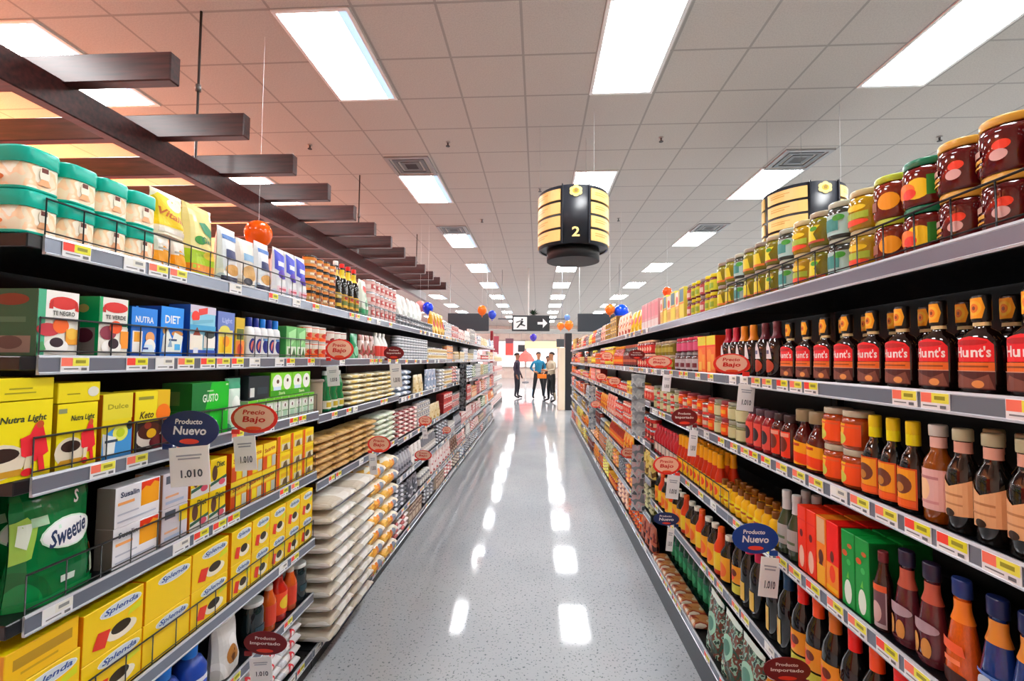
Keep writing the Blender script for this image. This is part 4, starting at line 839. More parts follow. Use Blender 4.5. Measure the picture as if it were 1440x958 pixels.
row('R', .88, 1.24, 1.435, [RK3, RK2, RK1, RK1], ['red and yellow pasta box', 'orange and tan pasta box', 'scarlet pasta box with pale oval', 'scarlet pasta box with pale oval'], gap=.003, rows=2)
CLB = bottle('vinegar_bottle', [(.024, 0), (.027, .004), (.027, .10), (.014, .135), (.012, .15), (.012, .195)], '3f4a34', 'c6c2c0', None, (.08, .5), [('r', .1, .2, .9, .95, 'a8a09a'), ('r', .2, .4, .8, .5, '5a6a4a')], neck=(.14, .192, 'c9c4c4'))
row('R', .88, 1.445, 1.56, CLB, 'clear bottle with white neck', gap=.003, rows=2)
MU1 = bottle('mustard_bottle', [(.022, 0), (.024, .004), (.023, .05), (.024, .07), (.012, .085), (.006, .105)], 'e8b41a', '7a4a1c', None, (.1, .6), [('e', .5, .5, .4, .3, 'e8d02a'), ('r', .2, .4, .8, .55, 'a8501c')], glass=False, capz=.086)
MU2 = bottle('mustard_bottle', [(.024, 0), (.027, .004), (.026, .07), (.027, .10), (.012, .125), (.010, .16)], 'd8441a', 'e8962a', None, (.1, .6), [('e', .5, .5, .4, .3, 'e8b02a')], glass=False, capz=.126)
row('R', .88, 1.565, 2.02, MU1, 'short yellow mustard bottle', gap=.004, jit=5, rows=2)
MU3 = bottle('hot_sauce_bottle', [(.022, 0), (.025, .004), (.025, .10), (.015, .135), (.012, .20)], 'b8300f', 'f0a01a', None, (.03, .42), [('r', .0, .0, 1, 1, 'f2b81a'), ('e', .5, .5, .25, .25, 'd84a1a')], neck=(.145, .198, 'f0a01a'), glass=False)
row('R', .88, 2.03, 2.62, MU3, 'red bottle, yellow neck and label', gap=.004, jit=4, rows=2)
CRB = bottle('ketchup_bottle', [(.024, 0), (.028, .004), (.026, .07), (.028, .12), (.014, .15), (.010, .185)], 'b0202c', 'c83a48', None, (.1, .5), [('r', .1, .1, .9, .8, 'd8c4b8')], glass=False)
row('R', .88, 2.64, 3.14, CRB, 'crimson squeeze bottle with pale label', gap=.005, jit=4)

# fifth shelf
LB1 = [(.028, 0), (.0335, .006), (.0335, .145), (.028, .17), (.0145, .20), (.0135, .255)]
def dark(cap, lab, nm='soy_sauce_bottle'): return bottle(nm, LB1, '0e0b0c', cap, None, (.06, .50), lab, neck=(.200, .252, cap), capz=.235)
LA = [('r', .05, .35, .95, .95, 'e0982a'), ('e', .4, .6, .25, .2, 'e8582a'), ('r', .05, .0, .95, .3, 'c9c44a'), ('e', .6, .7, .15, .12, '6a2a1a')]
DA, DB, DC = dark('d8221c', LA), dark('e0501c', LA), dark('c9702a', LA)
row('R', .557, .60, 1.50, [DA, DB, DA, DC, DB, DA], ['black sauce bottle with red neck', 'black sauce bottle with orange neck', 'black sauce bottle with red neck', 'black sauce bottle with tan neck', 'black sauce bottle with orange neck', 'black sauce bottle with red neck'], gap=.008)
DD = dark('143a5a', [('r', .05, .1, .6, .8, 'd8b86a'), ('e', .3, .45, .15, .2, 'd8962c')]); DE = dark('c0284a', [('r', .05, .1, .7, .7, 'd8b45a')])
row('R', .557, 1.505, 1.70, [DD, DD], ['black bottle with navy neck'] * 2, gap=.008)
row('R', .557, 1.70, 1.95, [DE, DE, DA], ['black bottle with pink neck'] * 2 + ['black sauce bottle with red neck'], gap=.008)
DF = bottle('soy_sauce_bottle', [(.03, 0), (.036, .006), (.036, .12), (.02, .15), (.015, .19)], '1c1412', 'e8e2d4', None, (.06, .6), [('r', .05, .0, .95, .95, 'e8a62a'), ('e', .5, .4, .3, .3, 'e8702c')], multi=False)
DG = bottle('soy_sauce_bottle', [(.028, 0), (.032, .006), (.032, .12), (.018, .15), (.013, .2)], 'd8461c', 'e8642a', None, (.06, .6), [('r', .05, .1, .95, .8, 'e8c83a')], multi=False, glass=False)
row('R', .557, 1.96, 3.15, [DF, DG, DF], ['dark bottle with amber label', 'orange-red bottle, yellow label', 'dark bottle with amber label'], gap=.008)

# base shelf
GB = bottle('oil_bottle', [(.032, 0), (.038, .006), (.038, .16), (.03, .19), (.014, .22), (.013, .26)], '0b4430', '0f5a3c', None, (.1, .6), [('r', .1, .2, .9, .9, '0f6a44'), ('e', .5, .5, .25, .2, '2f9a6a')])
row('R', .17, 2.28, 3.15, GB, 'dark green oil bottle', gap=.006, inset=.112)
SVB = pouch('grain_bag', .17, .09, .25, P(['2f4a3a', '9ab8a6', '223829', '6a3a2a'], 40, .2, bump=.2), [('e', .5, .5, .3, .2, 'a8d0bc'), ('e', .5, .5, .2, .12, '5a8a7a'), ('r', 0, .93, 1, 1, 'dfeae2')])
row('R', .17, 1.72, 2.27, SVB, 'green and silver bag with pale crimp', jit=5, rows=1)
OB = bottle('oil_bottle', [(.034, 0), (.040, .006), (.040, .16), (.026, .19), (.016, .21), (.015, .24)], 'e08a1c', 'e8e8e4', None, (.1, .6), [('r', .1, .2, .9, .9, 'e8a62a')])
row('R', .17, 1.54, 1.71, OB, 'orange oil bottle', gap=.006)
row('R', .17, .64, 1.53, GB, 'dark green oil bottle', gap=.01)
LBG = sack('bean_bag', .10, .10, .035, P(['c9b8a4', '8a3a2a', 'd8cfc0', 'b07a4a'], 14, .3))
row('R', .17, 2.30, 3.15, LBG, 'small flat bean bag in front', inset=.0, jit=5)

# ------------------------------------------------------------------ further bays: mixed goods in runs
rf = random.Random(21)
PAL_L = [('c3bfba', 'e6e4e0', '8f9299'), ('d9b8b4', 'e9dcd8', 'b85a58'), ('e8e2d2', 'd9c9a0', 'b89a5a'), ('b8a08a', '6a4a3a', 'd9cbb8'), ('d8d8da', '8a9ab0', 'f0f0f0'), ('c84a44', 'e8d8d2', '8a2a2c'), ('dcd4c0', '6a8a5a', 'f0ece0'), ('e0a878', 'c86a3a', 'f0dcc4'), ('9a9aa4', '54565e', 'd0d2d8')]
NM_L = ['grey and white', 'pink and white', 'cream and tan', 'brown and cream', 'pale blue-grey', 'red and white', 'cream and green', 'peach and orange', 'dark grey']
PAL_R = [('e0641c', 'e8a43a', 'b8341a'), ('c8302a', 'e8c0a4', '7a1c1c'), ('d8b82a', 'e8e06a', 'a8641c'), ('7a2a26', 'b8644a', '3a1414'), ('d88a5a', 'e8d0b8', 'a84a34'), ('8a8a4a', 'c8c49a', '54562a'), ('8e9098', 'c8ccd2', '54585e'), ('d8483c', 'e8907a', 'f0d0c0'), ('b8962a', 'e0c87a', '6a4a1c')]
NM_R = ['orange', 'red and cream', 'yellow', 'dark red', 'peach', 'olive', 'silver grey', 'coral red', 'golden']
def far_kinds(pal, nm):
    ks = []
    for i_, (p, n) in enumerate(zip(pal, nm)):
        v_ = i_ % 3
        mt = P([p[0], p[1], p[2], p[1]], 17, .35)
        ks.append(('can', can(('soup_can', 'vegetable_can', 'milk_can')[v_], (.037, .042, .034)[v_], (.075, .085, .06)[v_], p[0], p[1], art=[('r', .15, .25, .85, .7, p[2]), ('e', .5, .5, .2, .15, p[1])], seg=12), n + ' can', .08, 'goods_can'))
        ks.append(('carton', carton(('food_carton', 'cereal_carton', 'cracker_carton')[v_], (.10, .13, .12)[v_], .09, (.13, .17, .11)[v_], p[0], [('r', .08, .5, .92, .9, p[1]), ('e', .5, .3, .3, .17, p[2]), ('r', .15, .62, .85, .72, p[2])], endcol=p[2]), n + ' carton', .13, 'c'))
        ks.append(('pouch', pouch(('food_pouch', 'grain_pouch', 'biscuit_bag')[v_], (.12, .14, .15)[v_], .06, (.17, .20, .16)[v_], mt, [('e', .5, .5, .34, .2, p[1]), ('r', .3, .45, .7, .55, p[2])], cols=6, rows=6), n + ' pouch', .17, 'p'))
        ks.append(('sack', sack(('flat_food_bag', 'rice_packet', 'noodle_packet')[v_], (.15, .17, .14)[v_], .13, (.038, .042, .034)[v_], P([p[0], p[1], p[2], p[1]], 15, .35), seg=8), n + ' flat bag', .038, 's'))
        ks.append(('jar', jar('food_jar', .036, .10, p[2], p[1], p[0], [('e', .5, .5, .25, .3, p[1])], seg=12, multi=False), n + ' jar', .10, 'j'))
        ks.append(('bottle', bottle('condiment_bottle', [(.028, 0), (.033, .005), (.033, .11), (.014, .15), (.012, .185)], p[2], p[1], p[0], (.1, .5), [('r', .2, .3, .8, .6, p[1])], seg=12, multi=False), n + ' bottle', .19, 'b'))
    return ks
KL, KR = far_kinds(PAL_L, NM_L), far_kinds(PAL_R, NM_R)
def fill(side, z, zn, y0, y1, pool, types, cols):
    y = y0
    while y < y1 - .1:
        L = rf.choice((.36, .42, .5, .6)); t = rf.choice(types); c = rf.choice(cols)
        k = pool[c * 6 + ['can', 'carton', 'pouch', 'sack', 'jar', 'bottle'].index(t)]
        if k[1].h > zn - z - .045: continue
        room = (zn - z - .075)
        n = max(1, min({'can': 4, 'carton': 2, 'pouch': 1, 'sack': 6, 'jar': 2, 'bottle': 1}[t], int(room / k[1].h)))
        if z > 1.7: n = min(n, 3 if t in ('can',) else 4 if t == 'sack' else 2)
        e = min(y + L, y1)
        far = y > 6.5
        row(side, z, y, e, k[1], k[2], tiers=n, gap=.004 if not far else .012, jit=3 if t in ('pouch', 'sack') else 1)
        y = e
def lv_fill(side, levels, y0, y1, pool, plan):
    for j, z in enumerate(levels):
        zn = levels[j - 1] if j else z + .30
        types, cols = plan[j % len(plan)]
        fill(side, z, zn, y0, y1, pool, types, cols)
# sweetener side
row('L', 1.76, 2.85, 3.41, KL[1 * 6 + 0][1], 'pink and white can', tiers=3, gap=.004)
SLB = pouch('flour_bag', .13, .09, .16, P(['e8e9e6', 'f4f4f2', 'd2d8d4'], 6, .25, bump=.2))
row('L', 1.76, 3.42, 4.2, SLB, 'white bag above tuna cans', lift=.092, gap=.02, jit=8)
TUN = can('tuna_can', .042, .044, '6a7078', 'a8b0b6', lid='ccd0d4', art=[('r', .1, .3, .9, .7, '3c444c')], seg=14)
row('L', 1.76, 3.42, 4.55, TUN, 'flat silver tuna can', tiers=2, gap=.004)
YBG = pouch('snack_bag', .14, .09, .24, P(['c89a2a', 'd8b44a', 'a87a1c', 'e0c06a'], 8, .25), [('e', .5, .5, .3, .2, 'b8402a')])
row('L', 1.76, 4.57, 5.2, YBG, 'golden brown snack bag', gap=.01, jit=4)
fill('L', 1.76, 2.06, 5.2, LB[8] - .05, KL, ['pouch', 'pouch', 'carton', 'can'], [0, 1, 2, 4, 5])
TU2 = can('tuna_can', .040, .046, '5a6068', 'c0c6cc', lid='dcdfe2', art=[('r', .1, .45, .9, .75, 'e8eaec')], seg=14)
row('L', 1.49, 3.42, 4.4, TU2, 'small grey and silver can', tiers=4, gap=.006)
row('L', 1.49, 4.42, 5.3, KL[2 * 6][1], 'cream and tan can', tiers=2, gap=.006)
row('L', 1.49, 5.32, 5.75, KL[7 * 6 + 0][1], 'peach and orange can', tiers=2, gap=.006)
fill('L', 1.49, 1.76, 5.8, LB[8] - .05, KL, ['can', 'carton', 'pouch', 'jar'], [0, 2, 5, 7, 4])
fill('L', 1.19, 1.49, 3.43, LB[8] - .05, KL, ['sack', 'sack', 'pouch', 'can'], [0, 4, 2, 6, 1])
fill('L', .865, 1.19, 3.43, LB[8] - .05, KL, ['sack', 'can', 'carton', 'pouch'], [1, 5, 0, 7, 2])
fill('L', .563, .865, 3.43, LB[8] - .05, KL, ['pouch', 'sack', 'carton', 'bottle'], [0, 8, 6, 7, 1])
fill('L', .30, .563, 3.43, LB[8] - .05, KL, ['can', 'sack', 'jar', 'pouch'], [8, 3, 5, 1, 0])
fill('L', .088, .30, 3.43, LB[8] - .05, KL, ['sack', 'pouch', 'carton'], [8, 3, 4, 1])
# sauce side
YGB = pouch('snack_bag', .13, .08, .18, P(['d8b41c', 'e8d03a', 'b8861c'], 8, .25), [('e', .5, .5, .3, .2, 'c8402a')])
row('R', 1.73, 3.52, 3.95, YGB, 'bright yellow snack bag', gap=.01, jit=4)
fill('R', 1.73, 2.03, 3.96, RB[9] - .05, KR, ['pouch', 'carton', 'can', 'bottle'], [0, 2, 4, 6, 8, 1])
fill('R', 1.444, 1.73, 3.17, RB[9] - .05, KR, ['jar', 'bottle', 'can', 'carton'], [0, 1, 3, 8, 7, 2])
fill('R', 1.21, 1.444, 3.17, RB[9] - .05, KR, ['jar', 'can', 'pouch', 'carton'], [0, 2, 1, 4, 7])
fill('R', .92, 1.21, 3.17, RB[9] - .05, KR, ['jar', 'can', 'carton', 'pouch'], [0, 6, 1, 4, 7])
fill('R', .67, .92, 3.17, RB[9] - .05, KR, ['bottle', 'pouch', 'can', 'jar'], [2, 0, 6, 3, 8])
fill('R', .42, .67, 3.17, RB[9] - .05, KR, ['jar', 'pouch', 'can', 'sack'], [5, 0, 2, 6, 4])
fill('R', .17, .42, 3.17, RB[9] - .05, KR, ['sack', 'pouch', 'jar', 'can'], [2, 0, 3, 6, 1])

# ------------------------------------------------------------------ shelf talkers (oval flags) with price cards
def talker(side, Y, cx, cz, w_, h_, kind, card, label):
    s = 1 if side == 'L' else -1
    t = empty('shelf_talker', (cx, Y, cz)); tag(t, label, 'shelf sign', 'oval flags clipped to the shelf edges')
    cols = {'bajo': ('d8362e', 'ffbfa6', 'c02420'), 'nuevo': ('1c2f5e', '1c2f5e', 'e8eaf0'), 'nuevo2': ('123f86', '123f86', 'e8eaf0'), 'importado': ('6a161c', '6a161c', 'e8d8d4')}[kind]
    rx, ry = w_ / 2, h_ / 2
    m = MB(); n = 28
    ring = [(rx * math.cos(a * 2 * math.pi / n), ry * math.sin(a * 2 * math.pi / n)) for a in range(n)]
    m.face([(x, -.001, z) for x, z in ring], cols[0]); m.face([(x, .001, z) for x, z in ring[::-1]], cols[0])
    for k in range(n):
        a, b = ring[k], ring[(k + 1) % n]; m.face([(a[0], -.001, a[1]), (b[0], -.001, b[1]), (b[0], .001, b[1]), (a[0], .001, a[1])], cols[0])
    f = lambda u, v, o: (u * rx, -.001 - o, v * ry)
    fb = lambda u, v, o: (-u * rx, .001 + o, v * ry)
    art = []
    if kind == 'bajo':
        art = [('e', 0, .05, .86, .84, cols[1]), ('t', 'Precio', -.02, .42, .95, .32, cols[2], .15), ('t', 'Bajo', .0, -.12, .98, .52, cols[2], .1), ('e', 0, -.66, .34, .12, 'e8542e')]
    elif kind.startswith('nuevo'):
        art = [('t', 'Producto', -.05, .42, .95, .28, cols[2], .1), ('t', 'Nuevo', .0, -.05, 1.15, .46, cols[2], .1), ('e', 0, -.62, .34, .14, 'd84a3a')]
    else:
        art = [('t', 'Producto', 0, .42, .95, .26, cols[2], 0), ('t', 'Importado', 0, -.04, 1.4, .34, cols[2], 0), ('e', 0, -.62, .4, .16, 'd8402e')]
    m.art(art, f, off=.0005, step=.0004); m.art(art[:1] if kind == 'bajo' else [], fb)
    # clip to the shelf edge
    link('oval_sign', m.mesh('oval_sign'), t)
    m = MB(); ex = (XL if s == 1 else XR) + s * .004 - cx
    a_, b_ = (ex, -s * rx * .6) if s == 1 else (-s * rx * .6, ex)
    m.box(min(a_, b_), max(a_, b_), -.003, .003, -ry * .85 - .012, -ry * .85 + .004, cols[0], .0008); link('clip', m.mesh('clip'), t)
    if card:
        kx, kz, kw, kh = card
        m = MB(); tl = .12 * s
        m.box(-kw / 2, kw / 2, -.0008, .0008, -kh / 2, kh / 2, C('f4f5f8', .35))
        g = lambda u, v, o: ((u - .5) * kw, -.0008 - o, (v - .5) * kh)
        m.art([('r', .18, .76, .82, .80, 'a8acb6'), ('r', .22, .68, .78, .72, 'a8acb6'), ('t', '1.010', .55, .32, .55, .2, '4a4e58')], g, off=.0005)
        o = link('price_card', m.mesh('price_card'), t, (kx - cx, -.004, kz - cz)); o.rotation_euler = (0, (-.1 if s == 1 else .1), 0)
TL = [
 ('L', 1.226, -.992, 1.291, .173, .108, 'nuevo', (-.986, 1.188, .118, .111), 'navy oval new-product flag with hanging white price card, beside yellow dessert boxes'),
 ('L', 1.514, -.992, 1.285, .171, .103, 'bajo', (-1.018, 1.164, .079, .119), 'red and peach low-price flag with white card below green boxes'),
 ('L', 2.197, -1.004, 1.541, .146, .107, 'bajo', (-1.032, 1.407, .062, .10), 'red low-price flag on second shelf beside orange cans, white card below'),
 ('L', 3.053, -1.006, 1.536, .143, .093, 'importado', (-.987, 1.379, .08, .162), 'dark maroon imported-product flag on sweetener side second shelf'),
 ('L', 2.788, -1.002, .955, .149, .104, 'bajo', (-1.036, .83, .049, .133), 'red low-price flag by the brown sugar bags'),
 ('L', 4.002, -1.018, .936, .119, .087, 'bajo', (-1.018, .824, .047, .095), 'small red flag on fourth shelf past the rice sacks'),
 ('L', 3.881, -1.0, .654, .153, .089, 'bajo', None, 'red oval flag low down past the rice sacks'),
 ('L', 1.625, -.994, .45, .165, .085, 'importado', (-1.005, .359, .084, .085), 'maroon imported-product flag above bags with red rings'),
 ('L', 5.008, -1.027, .695, .099, .078, 'bajo', None, 'tiny red flag far along the rice side'),
 ('R', 1.681, .708, 1.49, .131, .077, 'bajo', (.756, 1.368, .059, .097), 'peach low-price flag beside the barbecue bottles with card'),
 ('R', 2.227, .712, 1.225, .125, .087, 'importado', (.75, 1.101, .04, .126), 'crimson imported-product flag with card on sauce side third shelf'),
 ('R', 2.494, .701, .931, .148, .10, 'bajo', (.732, .816, .067, .127), 'peach low-price flag with card beside red mustard bottles'),
 ('R', 2.637, .702, 1.492, .146, .073, 'bajo', (.742, 1.37, .048, .098), 'peach low-price flag on sauce side second shelf, further one'),
 ('R', 3.585, .714, .772, .121, .087, 'bajo', None, 'peach flag below the hanging silver strip'),
 ('R', 1.505, .702, .93, .145, .097, 'nuevo2', (.742, .81, .06, .125), 'blue oval new-product flag with card beside scarlet pasta boxes'),
 ('R', 2.525, .706, .633, .138, .072, 'nuevo', (.724, .524, .037, .125), 'small navy flag with card above dark green oil bottles'),
 ('R', 1.346, .71, .626, .13, .07, 'importado', None, 'maroon imported-product flag in front of the black sauce bottles'),
 ('R', 3.292, .716, 1.541, .117, .072, 'importado', None, 'dark red flag on sauce side second shelf'),
 ('R', 4.684, .713, 1.538, .124, .095, 'bajo', None, 'coral flag far along sauce side second shelf'),
 ('R', 5.118, .715, 1.31, .12, .079, 'bajo', None, 'coral flag far along sauce side third shelf, further one'),
 ('R', 4.246, .716, 1.30, .119, .085, 'bajo', None, 'orange-red flag along sauce side third shelf'),
 ('R', 5.6, .715, .95, .12, .085, 'bajo', None, 'coral flag on sauce side fourth shelf, far along'),
]
for a in TL: talker(*a)

# hanging clip strips of small packets
def strip_of(X, Y, z1, z0, n, cols, label):
    t = empty('clip_strip', (X, Y, z1)); tag(t, label, 'hanging strip', None)
    m = MB(); m.box(-.012, .012, -.001, .001, z0 - z1, 0, C('c9ccd0', .2), .0004); link('hanger', m.mesh('hanger'), t)
    pm = pouch('sachet', .10, .02, (z1 - z0) / n * 1.05, P(cols, 20, .15, bump=.3), cols=5, rows=5).me[0][1]
    for k in range(n):
        o = link('sachet', pm, t, (0, -.014, (z0 - z1) + (z1 - z0) / n * k)); o.rotation_euler = (math.radians(-4), 0, -math.pi / 2 + (.25 if k % 2 else -.1))
strip_of(.69, 3.16, 1.40, .98, 5, ['8a9094', 'b3b8ba', '7a7f84', 'a4a8aa'], 'silver grey sachets on a strip hung from sauce side second shelf')
strip_of(.70, 3.22, .90, .45, 4, ['7a8084', 'b8bec0', '5a5f66', 'c0a8ac'], 'silver and pink sachets on a strip hung low on sauce side')
strip_of(-1.02, 6.0, 1.42, .80, 5, ['2c3034', '4a4f54', '1c1e22', '6a6f74'], 'dark grey sachets on a strip hung along the rice side')
strip_of(.70, 5.9, 1.15, .60, 4, ['8a9094', 'c3c8ca', '4a5f7a', 'aeb4b6'], 'pale sachets on a strip far along the sauce side')

# ------------------------------------------------------------------ hanging drum signs
def drum(x, y, rz, num, label):
    t = empty('aisle_drum_sign', (x, y, 2.72), rz); tag(t, label, 'aisle sign', 'cylindrical aisle signs hanging from the ceiling')
    R, H = .385, .62; dk = C('1f2229', .35); br = C('6a5a28', .35, .4)
    m = MB(); sg = 48
    m.lathe([(R - .02, 0, dk), (R, 0, dk), (R, H, dk), (R - .02, H, dk), (R - .02, 0, dk)], sg, bottom=False, topc=False)
    m.lathe([(R * .75, .01, dk), (R - .02, .012, dk)], sg, topc=False)
    link('drum_shell', m.mesh('drum_shell'), t)
    dk2 = C('101216', .5); m = MB(); m.lathe([(R * .76, -.12, dk2), (R * .76, .02, dk2)], 40); link('lower_ring', m.mesh('lower_ring'), t)
    def arc(a0, a1, z0, z1, r0, r1, mat, n=10):
        m = MB()
        for k in range(n):
            p, q = a0 + (a1 - a0) * k / n, a0 + (a1 - a0) * (k + 1) / n
            def v(a, r, z): return (r * math.sin(a), -r * math.cos(a), z)
            m.face([v(p, r1, z0), v(q, r1, z0), v(q, r1, z1), v(p, r1, z1)], mat, False)
            m.face([v(p, r1, z1), v(q, r1, z1), v(q, r0, z1), v(p, r0, z1)], mat); m.face([v(p, r0, z0), v(q, r0, z0), v(q, r1, z0), v(p, r1, z0)], mat)
        for a in (a0, a1):
            m.face([(r * math.sin(a), -r * math.cos(a), z) for r, z in ((r0, z0), (r1, z0), (r1, z1), (r0, z1))], mat)
        return m
    for f in (0, math.pi):
        for sgn in (-1, 1):
            for k in range(4):
                a0, a1 = (math.radians(24), math.radians(84)) if sgn > 0 else (math.radians(-84), math.radians(-24))
                z0 = .03 + k * .145
                m = arc(f + a0, f + a1, z0, z0 + .118, R - .001, R + .012, C('e3c07a', .4))
                m.art([('r', .12, .42, .5, .52, 'c99a52'), ('r', .12, .62, .62, .7, 'c99a52')], lambda u, v, o, f=f, a0=a0, a1=a1, z0=z0: ((R + .012 + o) * math.sin(f + a0 + (a1 - a0) * u), -(R + .012 + o) * math.cos(f + a0 + (a1 - a0) * u), z0 + v * .118), nu=10, off=.001)
                link('category_plate', m.mesh('category_plate'), t)
            m = arc(f + sgn * math.radians(20.5) - .012, f + sgn * math.radians(20.5) + .012, 0, H + .01, R - .001, R + .02, dk, 2)
            link('upright_rib', m.mesh('upright_rib'), t)
        fm = lambda u, v, o, f=f: ((R + .002 + o) * math.sin(f + (u - .5) * .62), -(R + .002 + o) * math.cos(f + (u - .5) * .62), v * H)
        m = MB()
        pts = []
        for k in range(6):
            a = k * math.pi / 3 + math.pi / 6; m.art([('e', .5 + .16 * math.cos(a), .885 + .055 * math.sin(a), .14, .045, 'e8d28a')], fm, nu=8, off=.001)
        m.art([('e', .5, .885, .15, .05, 'c9a23a'), ('p', [(.44, .86), (.56, .86), (.6, .91), (.5, .93), (.42, .9)], '8a6f22')], fm, nu=8, off=.002)
        link('flower_emblem', m.mesh('flower_emblem'), t)
        if num:
            m = MB(); m.art([('t', num, .5, .19, .34, .17, 'e8d28a')], fm, nu=8, off=.0015); link('numeral', m.mesh('numeral'), t)
    for a in (0, 1, 2):
        ang = a * 2 * math.pi / 3 + .5; m = MB(); m.tube([((R - .01) * math.sin(ang), (R - .01) * math.cos(ang), H), ((R - .01) * math.sin(ang), (R - .01) * math.cos(ang), CEIL - 2.72)], .0018, C('8a8a88', .3), 6)
        link('hanging_wire', m.mesh('hanging_wire'), t)
drum(.382, 5.0, 0.0, '2', 'black drum sign numbered 2 with cream plates, hanging over the aisle')
drum(2.89, 5.0, 0, None, 'second drum sign, mostly hidden behind the yellow-green jars')

# ------------------------------------------------------------------ balloons
def balloon(x, y, z, r, col, label, tilt=0.2):
    t = empty('balloon', (x, y, z - r * 1.25)); tag(t, label, 'balloon', 'party balloons')
    m = MB(); n = 14; pr = []
    for k in range(n + 1):
        a = math.pi * k / n; rr = math.sin(a) * (1 - .16 * max(0, math.cos(a))); zz = -math.cos(a)
        rr = math.sin(a) * (1.0 if zz > 0 else 1 - .18 * zz * zz); pr.append((max(.002, rr * r), r * 1.25 + zz * r * (1.25 if zz < 0 else 1.0), C(col, .12)))
    m.lathe(pr, 22); link('balloon_skin', m.mesh('balloon_skin'), t)
    m = MB(); m.lathe([(r * .13, -.03 * 1, C(col, .2)), (r * .05, .0, C(col, .2)), (r * .08, .012, C(col, .2))], 10); link('knot', m.mesh('knot'), t)
    m = MB(); m.tube([(0, 0, r * 2.2), (0, 0, CEIL - z + r * 1.25)], .001, 'd8d8d8', 5); link('string', m.mesh('string'), t)
balloon(-2.31, 3.5, 2.52, .105, 'f2611a', 'orange balloon hanging near the pergola beam above the flour bags', -.2)
balloon(-2.02, 8.0, 2.43, .10, '1a3ec8', 'blue balloon beyond the silver cans', .3)
balloon(-2.19, 8.1, 2.47, .10, 'e8a8a4', 'pale pink balloon touching the blue one')
balloon(-1.15, 9.0, 2.50, .095, 'f0752a', 'orange balloon at the corner of the dark header board')
balloon(-.965, 9.2, 2.43, .085, '3452c8', 'blue balloon beside the header board corner')
balloon(1.27, 8.0, 2.41, .09, 'f0752a', 'orange balloon above the sauce side, beside large blue one')
balloon(1.48, 8.05, 2.37, .13, '1a4ed0', 'large blue balloon above the sauce side')
balloon(2.56, 9.0, 2.88, .09, 'ee5a24', 'orange-red balloon above the tall pink boxes')
balloon(.815, 12.0, 2.44, .12, 'ee7a2c', 'orange balloon by the end of the sauce side')
balloon(.60, 12.1, 2.42, .10, 'f0853a', 'smaller orange balloon close to the exit sign')
balloon(.78, 12.2, 2.66, .08, '6a94d0', 'pale blue balloon above two orange balloons')
balloon(-.25, 22.0, 2.60, .17, '4a3aa0', 'purple balloon under the soffit beam')

# ------------------------------------------------------------------ far end of the shop
def mk(name, mb, label, cat, group=None): return tag(link(name, mb.mesh(name)), label, cat, group)
t = empty('exit_sign', (-.226, 13.0, 2.326)); tag(t, 'black hanging sign with running figure and arrow, dark plant behind', 'sign')
m = MB(); m.box(-.55, .55, -.03, .03, 0, .46, C('1c2226', .4), .006)
f = lambda u, v, o: ((u - .5) * 1.1, -.03 - o, v * .46)
m.art([('r', .04, .1, .40, .9, 'dfe6e6'), ('e', .27, .74, .025, .06, '1c2226'), ('p', [(.20, .40), (.25, .36), (.31, .62), (.25, .68)], '1c2226'), ('p', [(.12, .52), (.24, .62), (.24, .68), (.11, .58)], '1c2226'), ('p', [(.12, .2), (.16, .2), (.24, .42), (.20, .46)], '1c2226'), ('p', [(.24, .38), (.34, .30), (.36, .36), (.26, .46)], '1c2226'),
       ('r', .68, .42, .84, .58, 'dfe6e6'), ('p', [(.82, .2), (.94, .5), (.82, .8)], 'dfe6e6')], f, off=.002, step=.001)
link('sign_panel', m.mesh('sign_panel'), t)
m = MB(); m.box(-.09, -.05, -.015, .015, .46, CEIL - 2.326, C('c9c9c5', .4)); link('hanging_post', m.mesh('hanging_post'), t)
m = MB(); rp = random.Random(3)
for k in range(46):
    a = rp.random() * 6.28; e = .3 + rp.random() * 1.1; L = .12 + rp.random() * .16
    dx, dy, dz = math.cos(a) * math.cos(e), math.sin(a) * math.cos(e), math.sin(e)
    px, py = -math.sin(a) * .016, math.cos(a) * .016
    m.face([(0, 0, .1), (dx * L * .5 + px, dy * L * .5 + py, .1 + dz * L * .55), (dx * L, dy * L, .1 + dz * L * .8), (dx * L * .5 - px, dy * L * .5 - py, .1 + dz * L * .55)], '1d3a20')
m.lathe([(.06, 0, C('2a2622')), (.08, .1, C('2a2622'))], 12)
o = mk('potted_plant', m, 'small dark leafy plant on the shelf behind the exit sign', 'plant'); o.location = (-.16, 13.25, 2.72)
m = MB(); m.box(-1.0, 1.0, -.1, .1, 0, .03, C('4a4c50')); 
for sx_ in (-.9, .9): m.tube([(sx_, 0, .03), (sx_, 0, CEIL - 2.69)], .006, '5a5c60', 6)
o = mk('hanging_shelf', m, 'thin grey ledge hanging behind the exit sign', 'ledge'); o.location = (-.2, 13.25, 2.689)
for x0, x1, lb in ((-2.57, -1.40, 'dark rectangular header board beyond the rice side'), (1.09, 2.3, 'dark rectangular header board beyond the sauce side')):
    t = empty('header_board', ((x0 + x1) / 2, 12.5, 2.29)); tag(t, lb, 'sign board', 'dark header boards')
    m = MB(); m.box(-(x1 - x0) / 2, (x1 - x0) / 2, -.04, .04, 0, .5, C('262c33', .4), .008); link('board', m.mesh('board'), t)
    for sg in (-1, 1):
        m = MB(); m.tube([(sg * (x1 - x0) / 2.2, 0, .5), (sg * (x1 - x0) / 2.2, 0, CEIL - 2.29)], .01, '9a9a98', 6); link('hanging_rod', m.mesh('hanging_rod'), t)
